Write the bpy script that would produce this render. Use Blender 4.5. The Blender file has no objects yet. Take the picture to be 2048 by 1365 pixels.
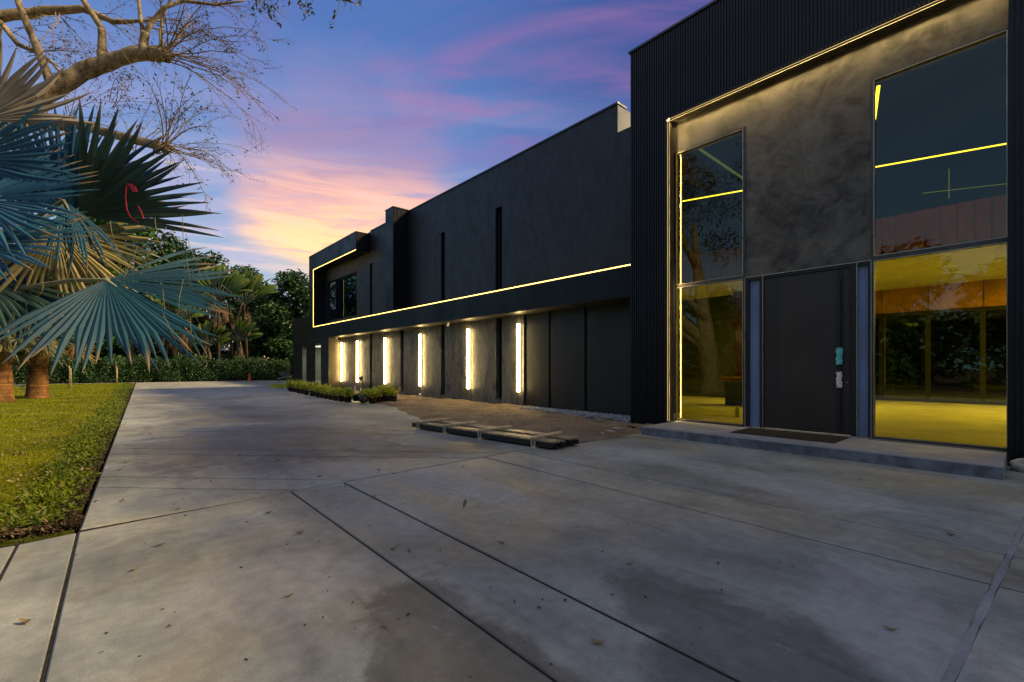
import bpy, bmesh, math, random
import numpy as np
from mathutils import Vector, Matrix

R_ = math.radians
scene = bpy.context.scene
COL = scene.collection
rnd = random.Random(7)

# ------------------------------------------------------------------ camera
TH = R_(41.6)                      # azimuth of the view, clockwise from +Y (the facade runs along Y)
CH = 1.38
FPX = 910.0                        # focal length in pixels of the 2048 px wide photograph
cam_d = bpy.data.cameras.new('camera')
cam = bpy.data.objects.new('camera', cam_d)
COL.objects.link(cam)
cam.location = (0, 0, CH)
cam.rotation_euler = (R_(90), 0, -TH)
cam_d.sensor_width = 36
cam_d.lens = 36 * FPX / 2048
cam_d.shift_y = 52.5 / 2048
cam_d.clip_start = 0.05
cam_d.clip_end = 2000
scene.camera = cam
FW = Vector((math.sin(TH), math.cos(TH), 0))
RT = Vector((math.cos(TH), -math.sin(TH), 0))
UP = Vector((0, 0, 1))

def at(px, py, depth):
    """world point at a distance along the view for a point of the photograph"""
    return Vector((0, 0, CH)) + FW * depth + RT * ((px - 1024) / FPX * depth) + UP * ((735 - py) / FPX * depth)

def G(px, py, z=0.0):
    return at(px, py, FPX * (CH - z) / (py - 735))

def dirpx(px, py):
    return (at(px, py, 1) - Vector((0, 0, CH))).normalized()

# ------------------------------------------------------------------ node helper
class NT:
    def __init__(s, tree):
        s.t = tree; s.n = tree.nodes; s.l = tree.links
    def new(s, typ, **kw):
        nd = s.n.new(typ)
        for k, v in kw.items(): setattr(nd, k, v)
        return nd
    def put(s, sock, v):
        if v is None: return
        if isinstance(v, bpy.types.NodeSocket): s.l.new(v, sock)
        else:
            if sock.type == 'RGBA' and hasattr(v, '__len__') and len(v) == 3: v = (*v, 1)
            sock.default_value = v
    def m(s, op, a, b=None, c=None, clamp=False):
        nd = s.new('ShaderNodeMath', operation=op, use_clamp=clamp)
        s.put(nd.inputs[0], a); s.put(nd.inputs[1], b); s.put(nd.inputs[2], c)
        return nd.outputs[0]
    def vm(s, op, a, b=None, sc=None):
        nd = s.new('ShaderNodeVectorMath', operation=op)
        s.put(nd.inputs[0], a); s.put(nd.inputs[1], b)
        if sc is not None: s.put(nd.inputs['Scale'], sc)
        return nd.outputs['Value'] if op in ('DOT_PRODUCT', 'LENGTH', 'DISTANCE') else nd.outputs[0]
    def mix(s, f, a, b, typ='RGBA', blend='MIX'):
        nd = s.new('ShaderNodeMix', data_type=typ)
        if typ == 'RGBA':
            nd.blend_type = blend
            s.put(nd.inputs[0], f); s.put(nd.inputs[6], a); s.put(nd.inputs[7], b)
            return nd.outputs[2]
        s.put(nd.inputs[0], f); s.put(nd.inputs[2], a); s.put(nd.inputs[3], b)
        return nd.outputs[0]
    def noise(s, vec, scale, detail=4, rough=0.55, dist=0.0):
        nd = s.new('ShaderNodeTexNoise')
        s.put(nd.inputs['Vector'], vec); nd.inputs['Scale'].default_value = scale
        nd.inputs['Detail'].default_value = detail; nd.inputs['Roughness'].default_value = rough
        nd.inputs['Distortion'].default_value = dist
        return nd.outputs[0]
    def ramp(s, f, stops, interp='LINEAR'):
        nd = s.new('ShaderNodeValToRGB'); cr = nd.color_ramp; cr.interpolation = interp
        while len(cr.elements) > 1: cr.elements.remove(cr.elements[-1])
        for i, (p, c) in enumerate(stops):
            e = cr.elements[0] if i == 0 else cr.elements.new(p)
            e.position = p; e.color = (*c, 1) if len(c) == 3 else c
        s.put(nd.inputs[0], f)
        return nd.outputs[0]
    def rng(s, v, a, b, c=0.0, d=1.0, smooth=True):
        nd = s.new('ShaderNodeMapRange')
        if smooth: nd.interpolation_type = 'SMOOTHSTEP'
        s.put(nd.inputs[0], v)
        for i, q in enumerate((a, b, c, d)): s.put(nd.inputs[i + 1], q)
        return nd.outputs[0]
    def scale(s, v, xyz, rotz=0.0, loc=(0, 0, 0)):
        nd = s.new('ShaderNodeMapping'); s.put(nd.inputs[0], v)
        nd.inputs['Scale'].default_value = xyz; nd.inputs['Rotation'].default_value = (0, 0, rotz)
        nd.inputs['Location'].default_value = loc
        return nd.outputs[0]

# ------------------------------------------------------------------ world: dusk sky with sunset clouds
def build_world():
    w = bpy.data.worlds.new('World'); scene.world = w; w.use_nodes = True
    T = NT(w.node_tree); T.n.clear()
    d = T.new('ShaderNodeTexCoord').outputs['Generated']
    sep = T.new('ShaderNodeSeparateXYZ'); T.put(sep.inputs[0], d)
    z = T.m('MAXIMUM', sep.outputs[2], 0.0)
    base = T.ramp(z, [(0.0, (.20, .37, .43)), (.14, (.19, .385, .53)), (.27, (.19, .31, .53)), (.42, (.115, .215, .48)),
                      (.58, (.060, .140, .39)), (.8, (.07, .15, .38)), (1, (.065, .135, .36))])
    # slowly deeper blue away from the afterglow
    s0 = dirpx(640, 520)
    east = T.vm('DOT_PRODUCT', d, tuple(Vector((RT.x, RT.y, 0))))
    base = T.mix(T.rng(east, -.25, .35), base, T.mix(1.0, base, (.34, .42, .60), blend='MULTIPLY'))
    # cloud-plane coordinates
    inv = T.m('DIVIDE', 1.0, T.m('ADD', z, .16))
    flat = T.vm('SCALE', d, sc=inv)
    cl = T.scale(flat, (1.0, 1.0, 0.25), rotz=TH)
    cl = T.scale(cl, (0.8, 2.3, .6))
    n1 = T.noise(cl, 1.25, 5, .55, .6)
    n2 = T.noise(T.scale(cl, (1, 1.7, 1), loc=(3.1, 1.7, 0)), 2.6, 5, .6, .5)
    n3 = T.noise(T.scale(cl, (.7, 1.2, 1), loc=(-2.3, 4.1, 2)), 1.0, 4, .5, .8)
    # soft blue-violet veil and rose banks high up
    rose = T.m('MULTIPLY', T.rng(n1, .42, .64), T.rng(z, .36, .50))
    rose = T.m('MULTIPLY', rose, T.rng(east, -.55, -.05))
    c = T.mix(T.m('MULTIPLY', rose, .9), base, (.27, .125, .32))
    veil = T.m('MULTIPLY', T.rng(n3, .42, .62), T.rng(z, .62, .2))
    glow_w = T.rng(T.vm('DOT_PRODUCT', d, tuple(dirpx(690, 420))), .70, .97)
    c = T.mix(T.m('MULTIPLY', T.m('MULTIPLY', veil, glow_w), .45), c, (.52, .42, .60))
    # the big pink lit bank
    wob = T.m('MULTIPLY', T.m('SUBTRACT', T.noise(T.scale(d, (1, 1, 1.6)), 5.0, 4, .5, .3), .5), .075)
    b1 = T.m('ADD', T.vm('DOT_PRODUCT', d, tuple(dirpx(715, 375))), wob)
    pink = T.rng(b1, .970, .998)
    pink = T.m('MULTIPLY', pink, T.m('MULTIPLY', T.rng(n2, .26, .56, .35, 1.0), T.rng(z, .55, .43, .3, 1)))
    pinkcol = T.mix(T.rng(z, .27, .42), (.88, .44, .34), (.29, .205, .38))
    c = T.mix(T.m('MULTIPLY', pink, .82), c, pinkcol)
    # yellow afterglow low down, streaked
    low = T.m('ADD', T.vm('DOT_PRODUCT', d, tuple(dirpx(725, 455))), T.m('MULTIPLY', wob, .6))
    st = T.noise(T.scale(d, (1.6, 1.6, 17)), 3.2, 5, .55, .35)
    lowm = T.m('MULTIPLY', T.rng(low, .972, .999), T.rng(st, .36, .56, .12, 1.0))
    lowm = T.m('MULTIPLY', lowm, T.m('MULTIPLY', T.rng(z, .155, .245), T.rng(z, .42, .28)))
    c = T.mix(lowm, c, T.mix(T.rng(z, .22, .33), (1.0, .70, .30), (.98, .50, .34)))
    # pale streaks drifting left of the glow
    pale = T.m('MULTIPLY', T.rng(st, .50, .66), T.m('MULTIPLY', T.rng(z, .13, .22), T.rng(z, .42, .28)))
    pale = T.m('MULTIPLY', pale, T.rng(T.vm('DOT_PRODUCT', d, tuple(dirpx(560, 450))), .955, .995))
    c = T.mix(T.m('MULTIPLY', pale, .6), c, (.75, .55, .50))
    # added pale cloud behind and above the camera, out of view, lifting ambient light
    back = T.rng(T.vm('DOT_PRODUCT', d, tuple(FW)), .42, -.45)
    c = T.mix(T.m('MULTIPLY', T.m('MULTIPLY', back, T.rng(z, .25, .7, .12, 1)), .78), c, T.mix(T.rng(n3, .3, .7), (.40, .42, .41), (.56, .55, .50)))
    # below the horizon: dark earth tone
    c = T.mix(T.rng(sep.outputs[2], -.04, 0.0), (.05, .06, .05), c)
    sky = T.new('ShaderNodeTexSky', sky_type='NISHITA')
    sky.sun_disc = False; sky.sun_elevation = R_(2); sky.sun_rotation = R_(19)
    c = T.mix(1.0, c, T.vm('SCALE', sky.outputs[0], sc=.012), blend='ADD')
    bg = T.new('ShaderNodeBackground'); T.put(bg.inputs[0], c); bg.inputs[1].default_value = 1.0
    out = T.new('ShaderNodeOutputWorld'); T.l.new(bg.outputs[0], out.inputs[0])
    w.cycles.sampling_method = 'MANUAL'; w.cycles.sample_map_resolution = 512
build_world()

SUN_AZ, SUN_EL = R_(128), R_(38)
sd = bpy.data.lights.new('sun', 'SUN'); sd.energy = 4.8; sd.angle = R_(9); sd.color = (1, .76, .42)
so = bpy.data.objects.new('sun', sd); COL.objects.link(so)
sv = Vector((math.sin(SUN_AZ) * math.cos(SUN_EL), math.cos(SUN_AZ) * math.cos(SUN_EL), math.sin(SUN_EL)))
so.rotation_euler = sv.to_track_quat('Z', 'Y').to_euler(); so.location = sv * 40

vs = scene.view_settings
scene.display_settings.display_device = 'sRGB'
vs.view_transform = 'Standard'; vs.look = 'None'; vs.exposure = 0.33; vs.gamma = 1.0; vs.use_curve_mapping = False
scene.render.engine = 'CYCLES'
cy = scene.cycles
cy.use_denoising = True
try: cy.denoiser = 'OPENIMAGEDENOISE'
except Exception: pass
cy.max_bounces = 8; cy.transparent_max_bounces = 16; cy.glossy_bounces = 4; cy.diffuse_bounces = 4
cy.sample_clamp_indirect = 4.0; cy.caustics_reflective = False; cy.caustics_refractive = False
cy.use_light_tree = True

# ------------------------------------------------------------------ materials
MATS = {}
def mat(name):
    m = bpy.data.materials.new(name); m.use_nodes = True
    T = NT(m.node_tree); T.n.clear()
    out = T.new('ShaderNodeOutputMaterial')
    MATS[name] = m
    return m, T, out
def bsdf(T, out, color, rough=.6, spec=.5, metal=0.0, bump=None, bstr=.3, bdist=.01, **kw):
    b = T.new('ShaderNodeBsdfPrincipled')
    T.put(b.inputs['Base Color'], color); T.put(b.inputs['Roughness'], rough)
    T.put(b.inputs['Specular IOR Level'], spec); T.put(b.inputs['Metallic'], metal)
    for k, v in kw.items(): T.put(b.inputs[k.replace('_', ' ')], v)
    if bump is not None:
        bp = T.new('ShaderNodeBump'); bp.inputs['Strength'].default_value = bstr; bp.inputs['Distance'].default_value = bdist
        T.put(bp.inputs['Height'], bump); T.l.new(bp.outputs[0], b.inputs['Normal'])
    T.l.new(b.outputs[0], out.inputs[0])
    return b
def pos(T): return T.new('ShaderNodeNewGeometry').outputs['Position']
def objc(T): return T.new('ShaderNodeTexCoord').outputs['Object']

def simple(name, c, rough=.6, spec=.5, metal=0.0, var=.25, sc=6.0, bstr=.15, bd=.004):
    m, T, out = mat(name)
    p = objc(T); n = T.noise(p, sc, 5)
    c2 = tuple(x * (1 - var) for x in c); c1 = tuple(min(1, x * (1 + var)) for x in c)
    bsdf(T, out, T.mix(T.rng(n, .3, .7), c2, c1), T.rng(T.noise(p, sc * .7, 3), .3, .7, max(rough - .1, .02), min(rough + .1, 1)), spec, metal,
         bump=T.noise(p, sc * 8, 3), bstr=bstr, bdist=bd)
    return m
def emis(name, c, s):
    m, T, out = mat(name)
    e = T.new('ShaderNodeEmission'); T.put(e.inputs[0], c); e.inputs[1].default_value = s
    T.l.new(e.outputs[0], out.inputs[0]); return m

def ellipse_mask(T, p, cx, cy, rx, ry, rot, dist, soft=.22):
    q = T.scale(p, (1, 1, 1), loc=(-cx, -cy, 0))
    q = T.scale(q, (1, 1, 1), rotz=rot); q = T.scale(q, (1 / rx, 1 / ry, 0))
    return T.rng(T.m('ADD', T.vm('LENGTH', q), dist), 1 - soft, 1 + soft, 1, 0)

def concrete_mat():
    m, T, out = mat('drive concrete')
    p = pos(T)
    oi = T.new('ShaderNodeObjectInfo').outputs['Random']
    a = T.noise(p, .55, 6, .6, .5)
    b = T.noise(T.scale(p, (1, .45, 1), loc=(9, 3, 0)), 1.6, 7, .62, .7)
    f = T.noise(p, 9, 6, .7)
    ff = T.noise(p, 70, 3, .7)
    br = T.noise(T.scale(p, (1, .06, 1), rotz=.05), 60, 3, .6)
    c = T.ramp(T.m('ADD', T.m('MULTIPLY', a, .55), T.m('MULTIPLY', b, .45)),
               [(.34, (.160, .170, .152)), (.44, (.265, .278, .250)), (.54, (.368, .383, .340)), (.66, (.49, .50, .45))])
    warm = T.rng(T.noise(T.scale(p, (1, 1, 1), loc=(4, 8, 0)), .42, 5, .6, .4), .44, .62)
    c = T.mix(T.m('MULTIPLY', warm, .8), c, T.mix(1.0, c, (1.12, .98, .80), blend='MULTIPLY'))
    w = T.m('MULTIPLY', T.m('SUBTRACT', T.noise(p, 2.2, 6, .65, .4), .5), 1.9)
    g0 = G(830, 1300); g1 = G(1490, 1290)
    for (cx, cy_, rx, ry, rot, k, colr) in (
            (g0.x + .10, g0.y - .25, .40, .95, .15, .92, (.42, .395, .36)), (g1.x, g1.y, .46, .75, .2, .8, (.46, .45, .44)),
            (2.2, 9.2, 2.3, 2.2, .3, .8, (.56, .51, .46)), (3.0, 15.5, 2.2, 3.0, 0, .75, (.60, .56, .52)), (.2, 4.25, .42, .55, .4, .6, (.66, .65, .64)),
            (3.2, 7.0, 1.7, .6, .5, .6, (.60, .56, .52)), (.1, 7.5, .8, .9, .2, .6, (.66, .66, .66)), (1.0, 24, 1.6, 2.5, 0, .5, (.68, .66, .62)), (5.6, 12.5, .5, 2.2, 0, .5, (.66, .62, .56))):
        c = T.mix(T.m('MULTIPLY', ellipse_mask(T, p, cx, cy_, rx, ry, rot, w), k), c, T.mix(1.0, c, colr, blend='MULTIPLY'))
    for (cx, cy_, rx, ry, rot, k) in ((5.9, 1.6, .5, .9, .3, .45), (3.3, .55, .28, .8, 1.25, .5), (3.2, 4.2, .3, 1.4, .1, .3), (.8, 3.2, .6, .5, 0, .25), (6.2, 4.0, .4, 1.2, 0, .3),
                                      (4.5, 30, 4, 5, 0, .35), (5.2, 20, 1.2, 5, .1, .3)):
        c = T.mix(T.m('MULTIPLY', ellipse_mask(T, p, cx, cy_, rx, ry, rot, w), k), c, (.50, .50, .50))
    # faint tyre tracks and drag marks along the drive
    tr_ = T.rng(T.noise(T.scale(p, (1.6, .10, 1), rotz=.12), 3.2, 5, .65, .5), .56, .70)
    c = T.mix(T.m('MULTIPLY', tr_, .38), c, T.mix(1.0, c, (.55, .53, .51), blend='MULTIPLY'))
    tr2 = T.rng(T.noise(T.scale(p, (.10, 1.4, 1), rotz=.7, loc=(3, 9, 0)), 3.0, 5, .65, .6), .58, .72)
    c = T.mix(T.m('MULTIPLY', tr2, .30), c, T.mix(1.0, c, (.6, .58, .56), blend='MULTIPLY'))
    # pale trowel streaks and scuffs
    sc_ = T.rng(T.noise(T.scale(p, (1, .22, 1), rotz=.3), 7, 6, .75, .8), .60, .76)
    c = T.mix(T.m('MULTIPLY', sc_, .35), c, (.6, .6, .6))
    fl_ = T.rng(T.noise(T.scale(p, (1, 1, 1), loc=(2, 5, 0)), 55, 2, .6), .70, .76)
    c = T.mix(T.m('MULTIPLY', fl_, T.m('MULTIPLY', T.rng(a, .4, .6, .25, .8), .6)), c, (.62, .62, .6))
    # dark spots
    sp = T.rng(T.noise(T.scale(p, (1, 1, 1), loc=(7, 2, 0)), 13, 2, .5), .735, .79)
    c = T.mix(T.m('MULTIPLY', sp, .65), c, (.035, .033, .03))
    c = T.mix(T.rng(f, .25, .75, 0, 1), T.mix(1.0, c, (.80, .80, .80), blend='MULTIPLY'), T.mix(1.0, c, (1.12, 1.12, 1.12), blend='MULTIPLY'))
    c = T.mix(T.rng(T.noise(p, 130, 3, .75), .32, .68), T.mix(1.0, c, (.76, .76, .76), blend='MULTIPLY'), T.mix(1.0, c, (1.08, 1.08, 1.08), blend='MULTIPLY'))
    c = T.mix(T.rng(oi, 0, 1, 0, .16), c, (.18, .18, .18))
    h = T.m('ADD', T.m('MULTIPLY', ff, .3), T.m('ADD', T.m('MULTIPLY', br, .35), T.m('MULTIPLY', f, .5)))
    bsdf(T, out, c, T.rng(b, .3, .7, .48, .85), .35, bump=h, bstr=.35, bdist=.004)
    return m
M_CONC = concrete_mat()
def step_mat():
    m, T, out = mat('step concrete')
    p = pos(T); a = T.noise(p, 2.2, 6, .6, .4); f = T.noise(p, 40, 4, .7)
    c = T.ramp(a, [(.3, (.24, .24, .245)), (.55, (.34, .335, .33)), (.75, (.43, .42, .40))])
    c = T.mix(T.rng(f, .3, .7), T.mix(1.0, c, (.8, .8, .8), blend='MULTIPLY'), c)
    bsdf(T, out, c, .8, .3, bump=f, bstr=.5, bdist=.004); return m
M_STEP = step_mat()

def plaster_mat(name, dark, light, sc, stretch=(1, 1, 1), r0=.38, r1=.75, bs=.35):
    m, T, out = mat(name)
    p = pos(T); q = T.scale(p, stretch)
    a = T.noise(q, sc, 7, .62, 1.1); b = T.noise(T.scale(q, (1, 1, 1), loc=(5, 5, 5)), sc * 3.1, 6, .65, 1.4)
    big = T.noise(p, .55, 3, .5, .3)
    t = T.m('ADD', T.m('MULTIPLY', a, .5), T.m('ADD', T.m('MULTIPLY', b, .3), T.m('MULTIPLY', big, .2)))
    c = T.mix(T.rng(t, .36, .64), dark, light)
    bsdf(T, out, c, T.rng(b, .3, .7, r1, r0), .5, bump=T.m('ADD', a, T.m('MULTIPLY', b, .6)), bstr=bs, bdist=.02)
    return m
M_WALL = plaster_mat('black plaster', (.0055, .006, .0075), (.0125, .013, .0155), .8, (1, 1, .55), .45, .6, .12)
M_LWALL = plaster_mat('troweled black plaster', (.012, .012, .011), (.15, .145, .125), 1.9, (1, 1.7, .6), .30, .65, .7)
M_EWALL = plaster_mat('smoky entrance plaster', (.011, .010, .009), (.12, .108, .088), .7, (1, 1, 1.25), .42, .7, .25)
M_CLAD = simple('black ribbed metal', (.0045, .0054, .008), .42, .3, .0, .2, 1.2, .05, .002)
M_PANEL = simple('satin black panel', (.014, .0145, .012), .5, .4, 0, .05, .8, .04, .002)
M_JAMB = simple('bronze grooved metal', (.10, .085, .055), .42, .6, .35, .2, 3, .05, .002)
M_TRIM = simple('dark anodised frame', (.055, .05, .042), .38, .6, .5, .2, 3, .05, .002)
M_PALEFR = simple('pale metal edge', (.40, .37, .30), .35, .6, .6, .15, 4, .05, .002)
M_COPE = simple('black coping metal', (.018, .02, .026), .33, .6, 0, .2, 3, .05, .002)
M_GREY = simple('raw grey render', (.33, .34, .36), .85, .3, 0, .22, 1.6, .4, .01)
M_DOOR = simple('espresso door', (.026, .021, .018), .40, .45, 0, .18, 1.5, .06, .002)
M_BLACK = simple('matte black', (.010, .010, .010), .55, .4, 0, .2, 5)
M_DKWALL = simple('dark interior wall', (.05, .055, .06), .7, .3, 0, .15, 1)
M_INWALL = simple('white interior wall', (.62, .60, .55), .8, .3, 0, .05, 1)
M_INFLOOR = simple('pale interior floor', (.55, .54, .48), .5, .4, 0, .14, 1.6, .05)
M_BLUEFILM = simple('blue protective film', (.15, .215, .36), .35, .5, 0, .12, 1.2, .1)
M_WOODPAN = simple('amber wood panel', (.36, .17, .055), .45, .4, 0, .25, 2.0)
M_MEZZ = simple('red brown corrugated fascia', (.50, .16, .08), .6, .3, 0, .2, 1.2)
M_MAT = simple('coir doormat', (.055, .045, .03), .95, .1, 0, .35, 60, .9, .01)
M_TIMBER = simple('raw pine timber', (.70, .54, .31), .75, .3, 0, .25, 9, .3)
M_SLATSTK = simple('dark slat profile', (.016, .014, .012), .45, .5, 0, .3, 4, .1)
M_SLATTOP = simple('brown slat face', (.31, .24, .145), .55, .45, 0, .3, 7, .1)
M_STEEL = simple('bracket steel', (.42, .38, .32), .5, .5, .4, .2, 10)
M_POT = simple('black nursery plastic', (.022, .020, .018), .5, .4, 0, .3, 8)
M_SOIL = simple('potting soil', (.035, .026, .018), .95, .1, 0, .4, 30, .8)
M_ORANGE = simple('faded orange rubber', (.45, .085, .03), .6, .4, 0, .15, 6)
M_WHITE = simple('white plastic', (.72, .72, .70), .4, .5, 0, .08, 6)
M_TEAL = simple('teal packing tape', (.10, .46, .42), .4, .5, 0, .25, 30)
M_TAPEW = simple('white packing paper', (.62, .56, .50), .6, .4, 0, .25, 30)
M_RIBBON = simple('pink red ribbon', (.62, .03, .06), .5, .4, 0, .2, 20)
M_ROCK = simple('limestone rock', (.36, .33, .28), .9, .2, 0, .35, 7, .8, .02)
M_GRAVEL = simple('blue grey gravel', (.30, .32, .36), .85, .2, 0, .45, 14, .4)
M_MULCH = simple('dark mulch', (.035, .024, .018), .95, .1, 0, .5, 25, 1, .03)
M_EARTH = simple('earth', (.075, .055, .036), .95, .1, 0, .4, 3, .8, .03)
M_STEELG = simple('galvanised grate', (.30, .29, .26), .4, .5, .7, .2, 8)
M_METGREY = simple('grey steel tray', (.16, .17, .19), .45, .5, .6, .2, 8)
M_BOTTLE = simple('pale bottle plastic', (.55, .60, .45), .3, .5, 0, .1, 8)

def dirt_mat():
    m, T, out = mat('sandy dirt'); p = pos(T)
    a = T.noise(p, 1.1, 6, .65, .3); b = T.noise(p, 11, 6, .7); s = T.noise(p, 45, 4, .7)
    c = T.ramp(a, [(.3, (.17, .125, .082)), (.55, (.29, .22, .145)), (.75, (.40, .31, .21))])
    c = T.mix(T.rng(b, .3, .7), T.mix(1.0, c, (.68, .66, .64), blend='MULTIPLY'), c)
    c = T.mix(T.rng(s, .68, .76), c, (.42, .38, .30))
    bsdf(T, out, c, .95, .15, bump=T.m('ADD', b, T.m('MULTIPLY', s, .5)), bstr=1.0, bdist=.03); return m
M_DIRT = dirt_mat()
def lawn_mat():
    m, T, out = mat('lawn turf'); p = pos(T)
    a = T.noise(p, .6, 5, .6, .3); b = T.noise(p, 25, 4, .7)
    c = T.ramp(a, [(.3, (.055, .078, .005)), (.55, (.105, .125, .008)), (.72, (.17, .15, .02))])
    c = T.mix(T.rng(b, .3, .7), T.mix(1.0, c, (.55, .55, .5), blend='MULTIPLY'), c)
    bsdf(T, out, c, .9, .2, bump=b, bstr=.8, bdist=.03); return m
M_LAWN = lawn_mat()

def leaf_mat(name, c0, c1, rough=.5, trans=.25, spec=.4, back=None, pscale=None):
    m, T, out = mat(name)
    g = T.new('ShaderNodeNewGeometry')
    r = g.outputs['Random Per Island']
    c = T.mix(r, c0, c1)
    n = T.noise(g.outputs['Position'], pscale or .45, 3, .5)
    c = T.mix(T.rng(n, .3, .7), T.mix(1.0, c, (.70, .74, .72), blend='MULTIPLY'), T.mix(1.0, c, (1.22, 1.16, 1.0), blend='MULTIPLY'))
    if 'fan' in name:
        tp = T.new('ShaderNodeAttribute'); tp.attribute_name = 'tip'
        c = T.mix(T.rng(tp.outputs['Fac'], .90, 1.06), c, (.22, .155, .075))
    if back is not None: c = T.mix(g.outputs['Backfacing'], c, back)
    b = T.new('ShaderNodeBsdfPrincipled'); T.put(b.inputs['Base Color'], c); T.put(b.inputs['Roughness'], rough); T.put(b.inputs['Specular IOR Level'], spec)
    t = T.new('ShaderNodeBsdfTranslucent'); T.put(t.inputs[0], c)
    mx = T.new('ShaderNodeMixShader'); mx.inputs[0].default_value = trans
    T.l.new(b.outputs[0], mx.inputs[1]); T.l.new(t.outputs[0], mx.inputs[2]); T.l.new(mx.outputs[0], out.inputs[0])
    return m
M_FAN = leaf_mat('silver blue fan leaf', (.016, .085, .175), (.036, .135, .25), .55, .12, .25, pscale=1.5)
M_FANY = leaf_mat('olive fan leaf', (.20, .18, .075), (.36, .30, .13), .5, .2, .4, pscale=1.5)
M_FANG = leaf_mat('dark green fan leaf', (.018, .05, .045), (.038, .085, .07), .45, .12, .45, pscale=1.5)
M_FANT = leaf_mat('teal green fan leaf', (.008, .050, .098), (.020, .084, .138), .55, .14, .2, pscale=1.5)
M_FANB = leaf_mat('bleached fan leaf', (.30, .25, .21), (.44, .39, .33), .6, .15, .3, pscale=2)
M_FANM = leaf_mat('sage fan leaf', (.10, .13, .055), (.21, .21, .09), .5, .2, .4, pscale=1.5)
M_FANR = leaf_mat('rusty fan leaf', (.30, .14, .055), (.36, .2, .08), .6, .2, .3)
M_PETIOLE = simple('pale petiole', (.20, .22, .15), .5, .4, 0, .25, 4)
M_DARKLEAF = leaf_mat('dark tree foliage', (.022, .065, .022), (.065, .140, .040), .45, .2, .45, pscale=.35)
M_GREENLEAF = leaf_mat('bright tree foliage', (.035, .105, .012), (.09, .20, .022), .45, .3, .4)
M_HEDGE = leaf_mat('hedge foliage', (.020, .070, .024), (.06, .150, .044), .4, .2, .5, pscale=.8)
M_PADDLE = leaf_mat('paddle leaf', (.06, .125, .016), (.17, .215, .026), .4, .3, .45, pscale=.8)
M_DEAD = leaf_mat('dead hanging leaf', (.13, .09, .055), (.24, .17, .11), .8, .1, .2)
M_POTLEAF = leaf_mat('yellow green shrub leaf', (.32, .42, .022), (.54, .57, .055), .45, .25, .4, pscale=3)
M_COVER = leaf_mat('ground cover leaf', (.10, .16, .008), (.22, .26, .014), .45, .3, .4, pscale=1)
M_GRASS = leaf_mat('grass blade', (.155, .185, .003), (.32, .34, .007), .5, .3, .3, pscale=.7)
M_DRY = leaf_mat('dry fallen leaf', (.12, .075, .04), (.38, .30, .17), .8, .1, .2)
M_TWLEAF = leaf_mat('sparse twig leaf', (.045, .075, .012), (.15, .14, .025), .5, .2, .4)
M_CHIP = leaf_mat('mulch chip', (.02, .014, .011), (.11, .07, .04), .9, 0, .2)

def bark_mat(name, c0, c1, sc=5, ring=0, bs=.8):
    m, T, out = mat(name); p = pos(T)
    a = T.noise(T.scale(p, (1, 1, .6)), sc, 6, .65, .5); b = T.noise(p, sc * 5, 5, .7)
    f = T.rng(T.m('ADD', T.m('MULTIPLY', a, .7), T.m('MULTIPLY', b, .3)), .33, .66)
    if ring:
        r = T.noise(T.scale(p, (.6, .6, ring)), 1.3, 4, .6, .3)
        f = T.m('MULTIPLY', f, T.rng(r, .35, .6, .3, 1))
    bsdf(T, out, T.mix(f, c0, c1), .85, .2, bump=T.m('ADD', a, T.m('MULTIPLY', b, .5)), bstr=bs, bdist=.02); return m
M_BARK = bark_mat('pale tree bark', (.085, .062, .036), (.52, .40, .23), 9)
M_TWIG = bark_mat('twig bark', (.20, .14, .08), (.46, .34, .19), 6)
M_PTRUNK = bark_mat('ringed palm trunk', (.075, .035, .014), (.40, .19, .06), 4, 14)
M_BOOT = bark_mat('palm leaf boot', (.16, .08, .03), (.46, .27, .11), 5)
M_DTRUNK = bark_mat('dark trunk', (.03, .024, .018), (.10, .075, .05), 4)

def glass_mat(name, tint, f0=.06, fk=1.5, rough=0.0):
    m, T, out = mat(name)
    tr = T.new('ShaderNodeBsdfTransparent'); T.put(tr.inputs[0], tint)
    gl = T.new('ShaderNodeBsdfGlossy'); T.put(gl.inputs[0], (.55, .72, 1.0)); gl.inputs['Roughness'].default_value = rough
    lw = T.new('ShaderNodeLayerWeight'); lw.inputs[0].default_value = .5
    fac = T.m('ADD', T.m('MULTIPLY', T.m('POWER', lw.outputs['Facing'], 4.5), .9 * fk), f0, clamp=True)
    # dried wash marks on the film
    mx = T.new('ShaderNodeMixShader'); T.put(mx.inputs[0], fac)
    T.l.new(tr.outputs[0], mx.inputs[1]); T.l.new(gl.outputs[0], mx.inputs[2]); T.l.new(mx.outputs[0], out.inputs[0])
    return m
M_GLASSY = glass_mat('yellow filmed glass', (.90, .82, .20), .05, .8)
M_GLASSB = glass_mat('blue black glass', (.40, .45, .48), .10, 1.0)
M_GLASSC = glass_mat('clear glass', (.85, .9, .85), .03, 1.0)
M_GLASSD = glass_mat('dark window glass', (.25, .27, .27), .07, 1.0)
M_LED = emis('warm led', (1.0, .60, .14), 5.0)
M_LEDW = emis('wall led diffuser', (1.0, .71, .27), 40.0)
M_LEDJ = emis('jamb led', (1.0, .70, .27), 105.0)
M_LEDV = emis('window edge led', (1.0, .70, .22), 2.2)
M_LEDH = emis('hairline jamb led', (1.0, .70, .28), .75)
M_LEDF = emis('faint upper led', (.55, .80, .30), .22)
M_LEDI = emis('interior led', (1.0, .90, .60), 2.4)
M_CEIL = emis('added lamp diffuser', (1.0, .84, .54), 13.5)
M_CEILD = emis('dim added lamp', (1.0, .92, .74), 1.6)
M_FARLIT = emis('far lit window', (1.0, .62, .25), 1.6)

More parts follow.
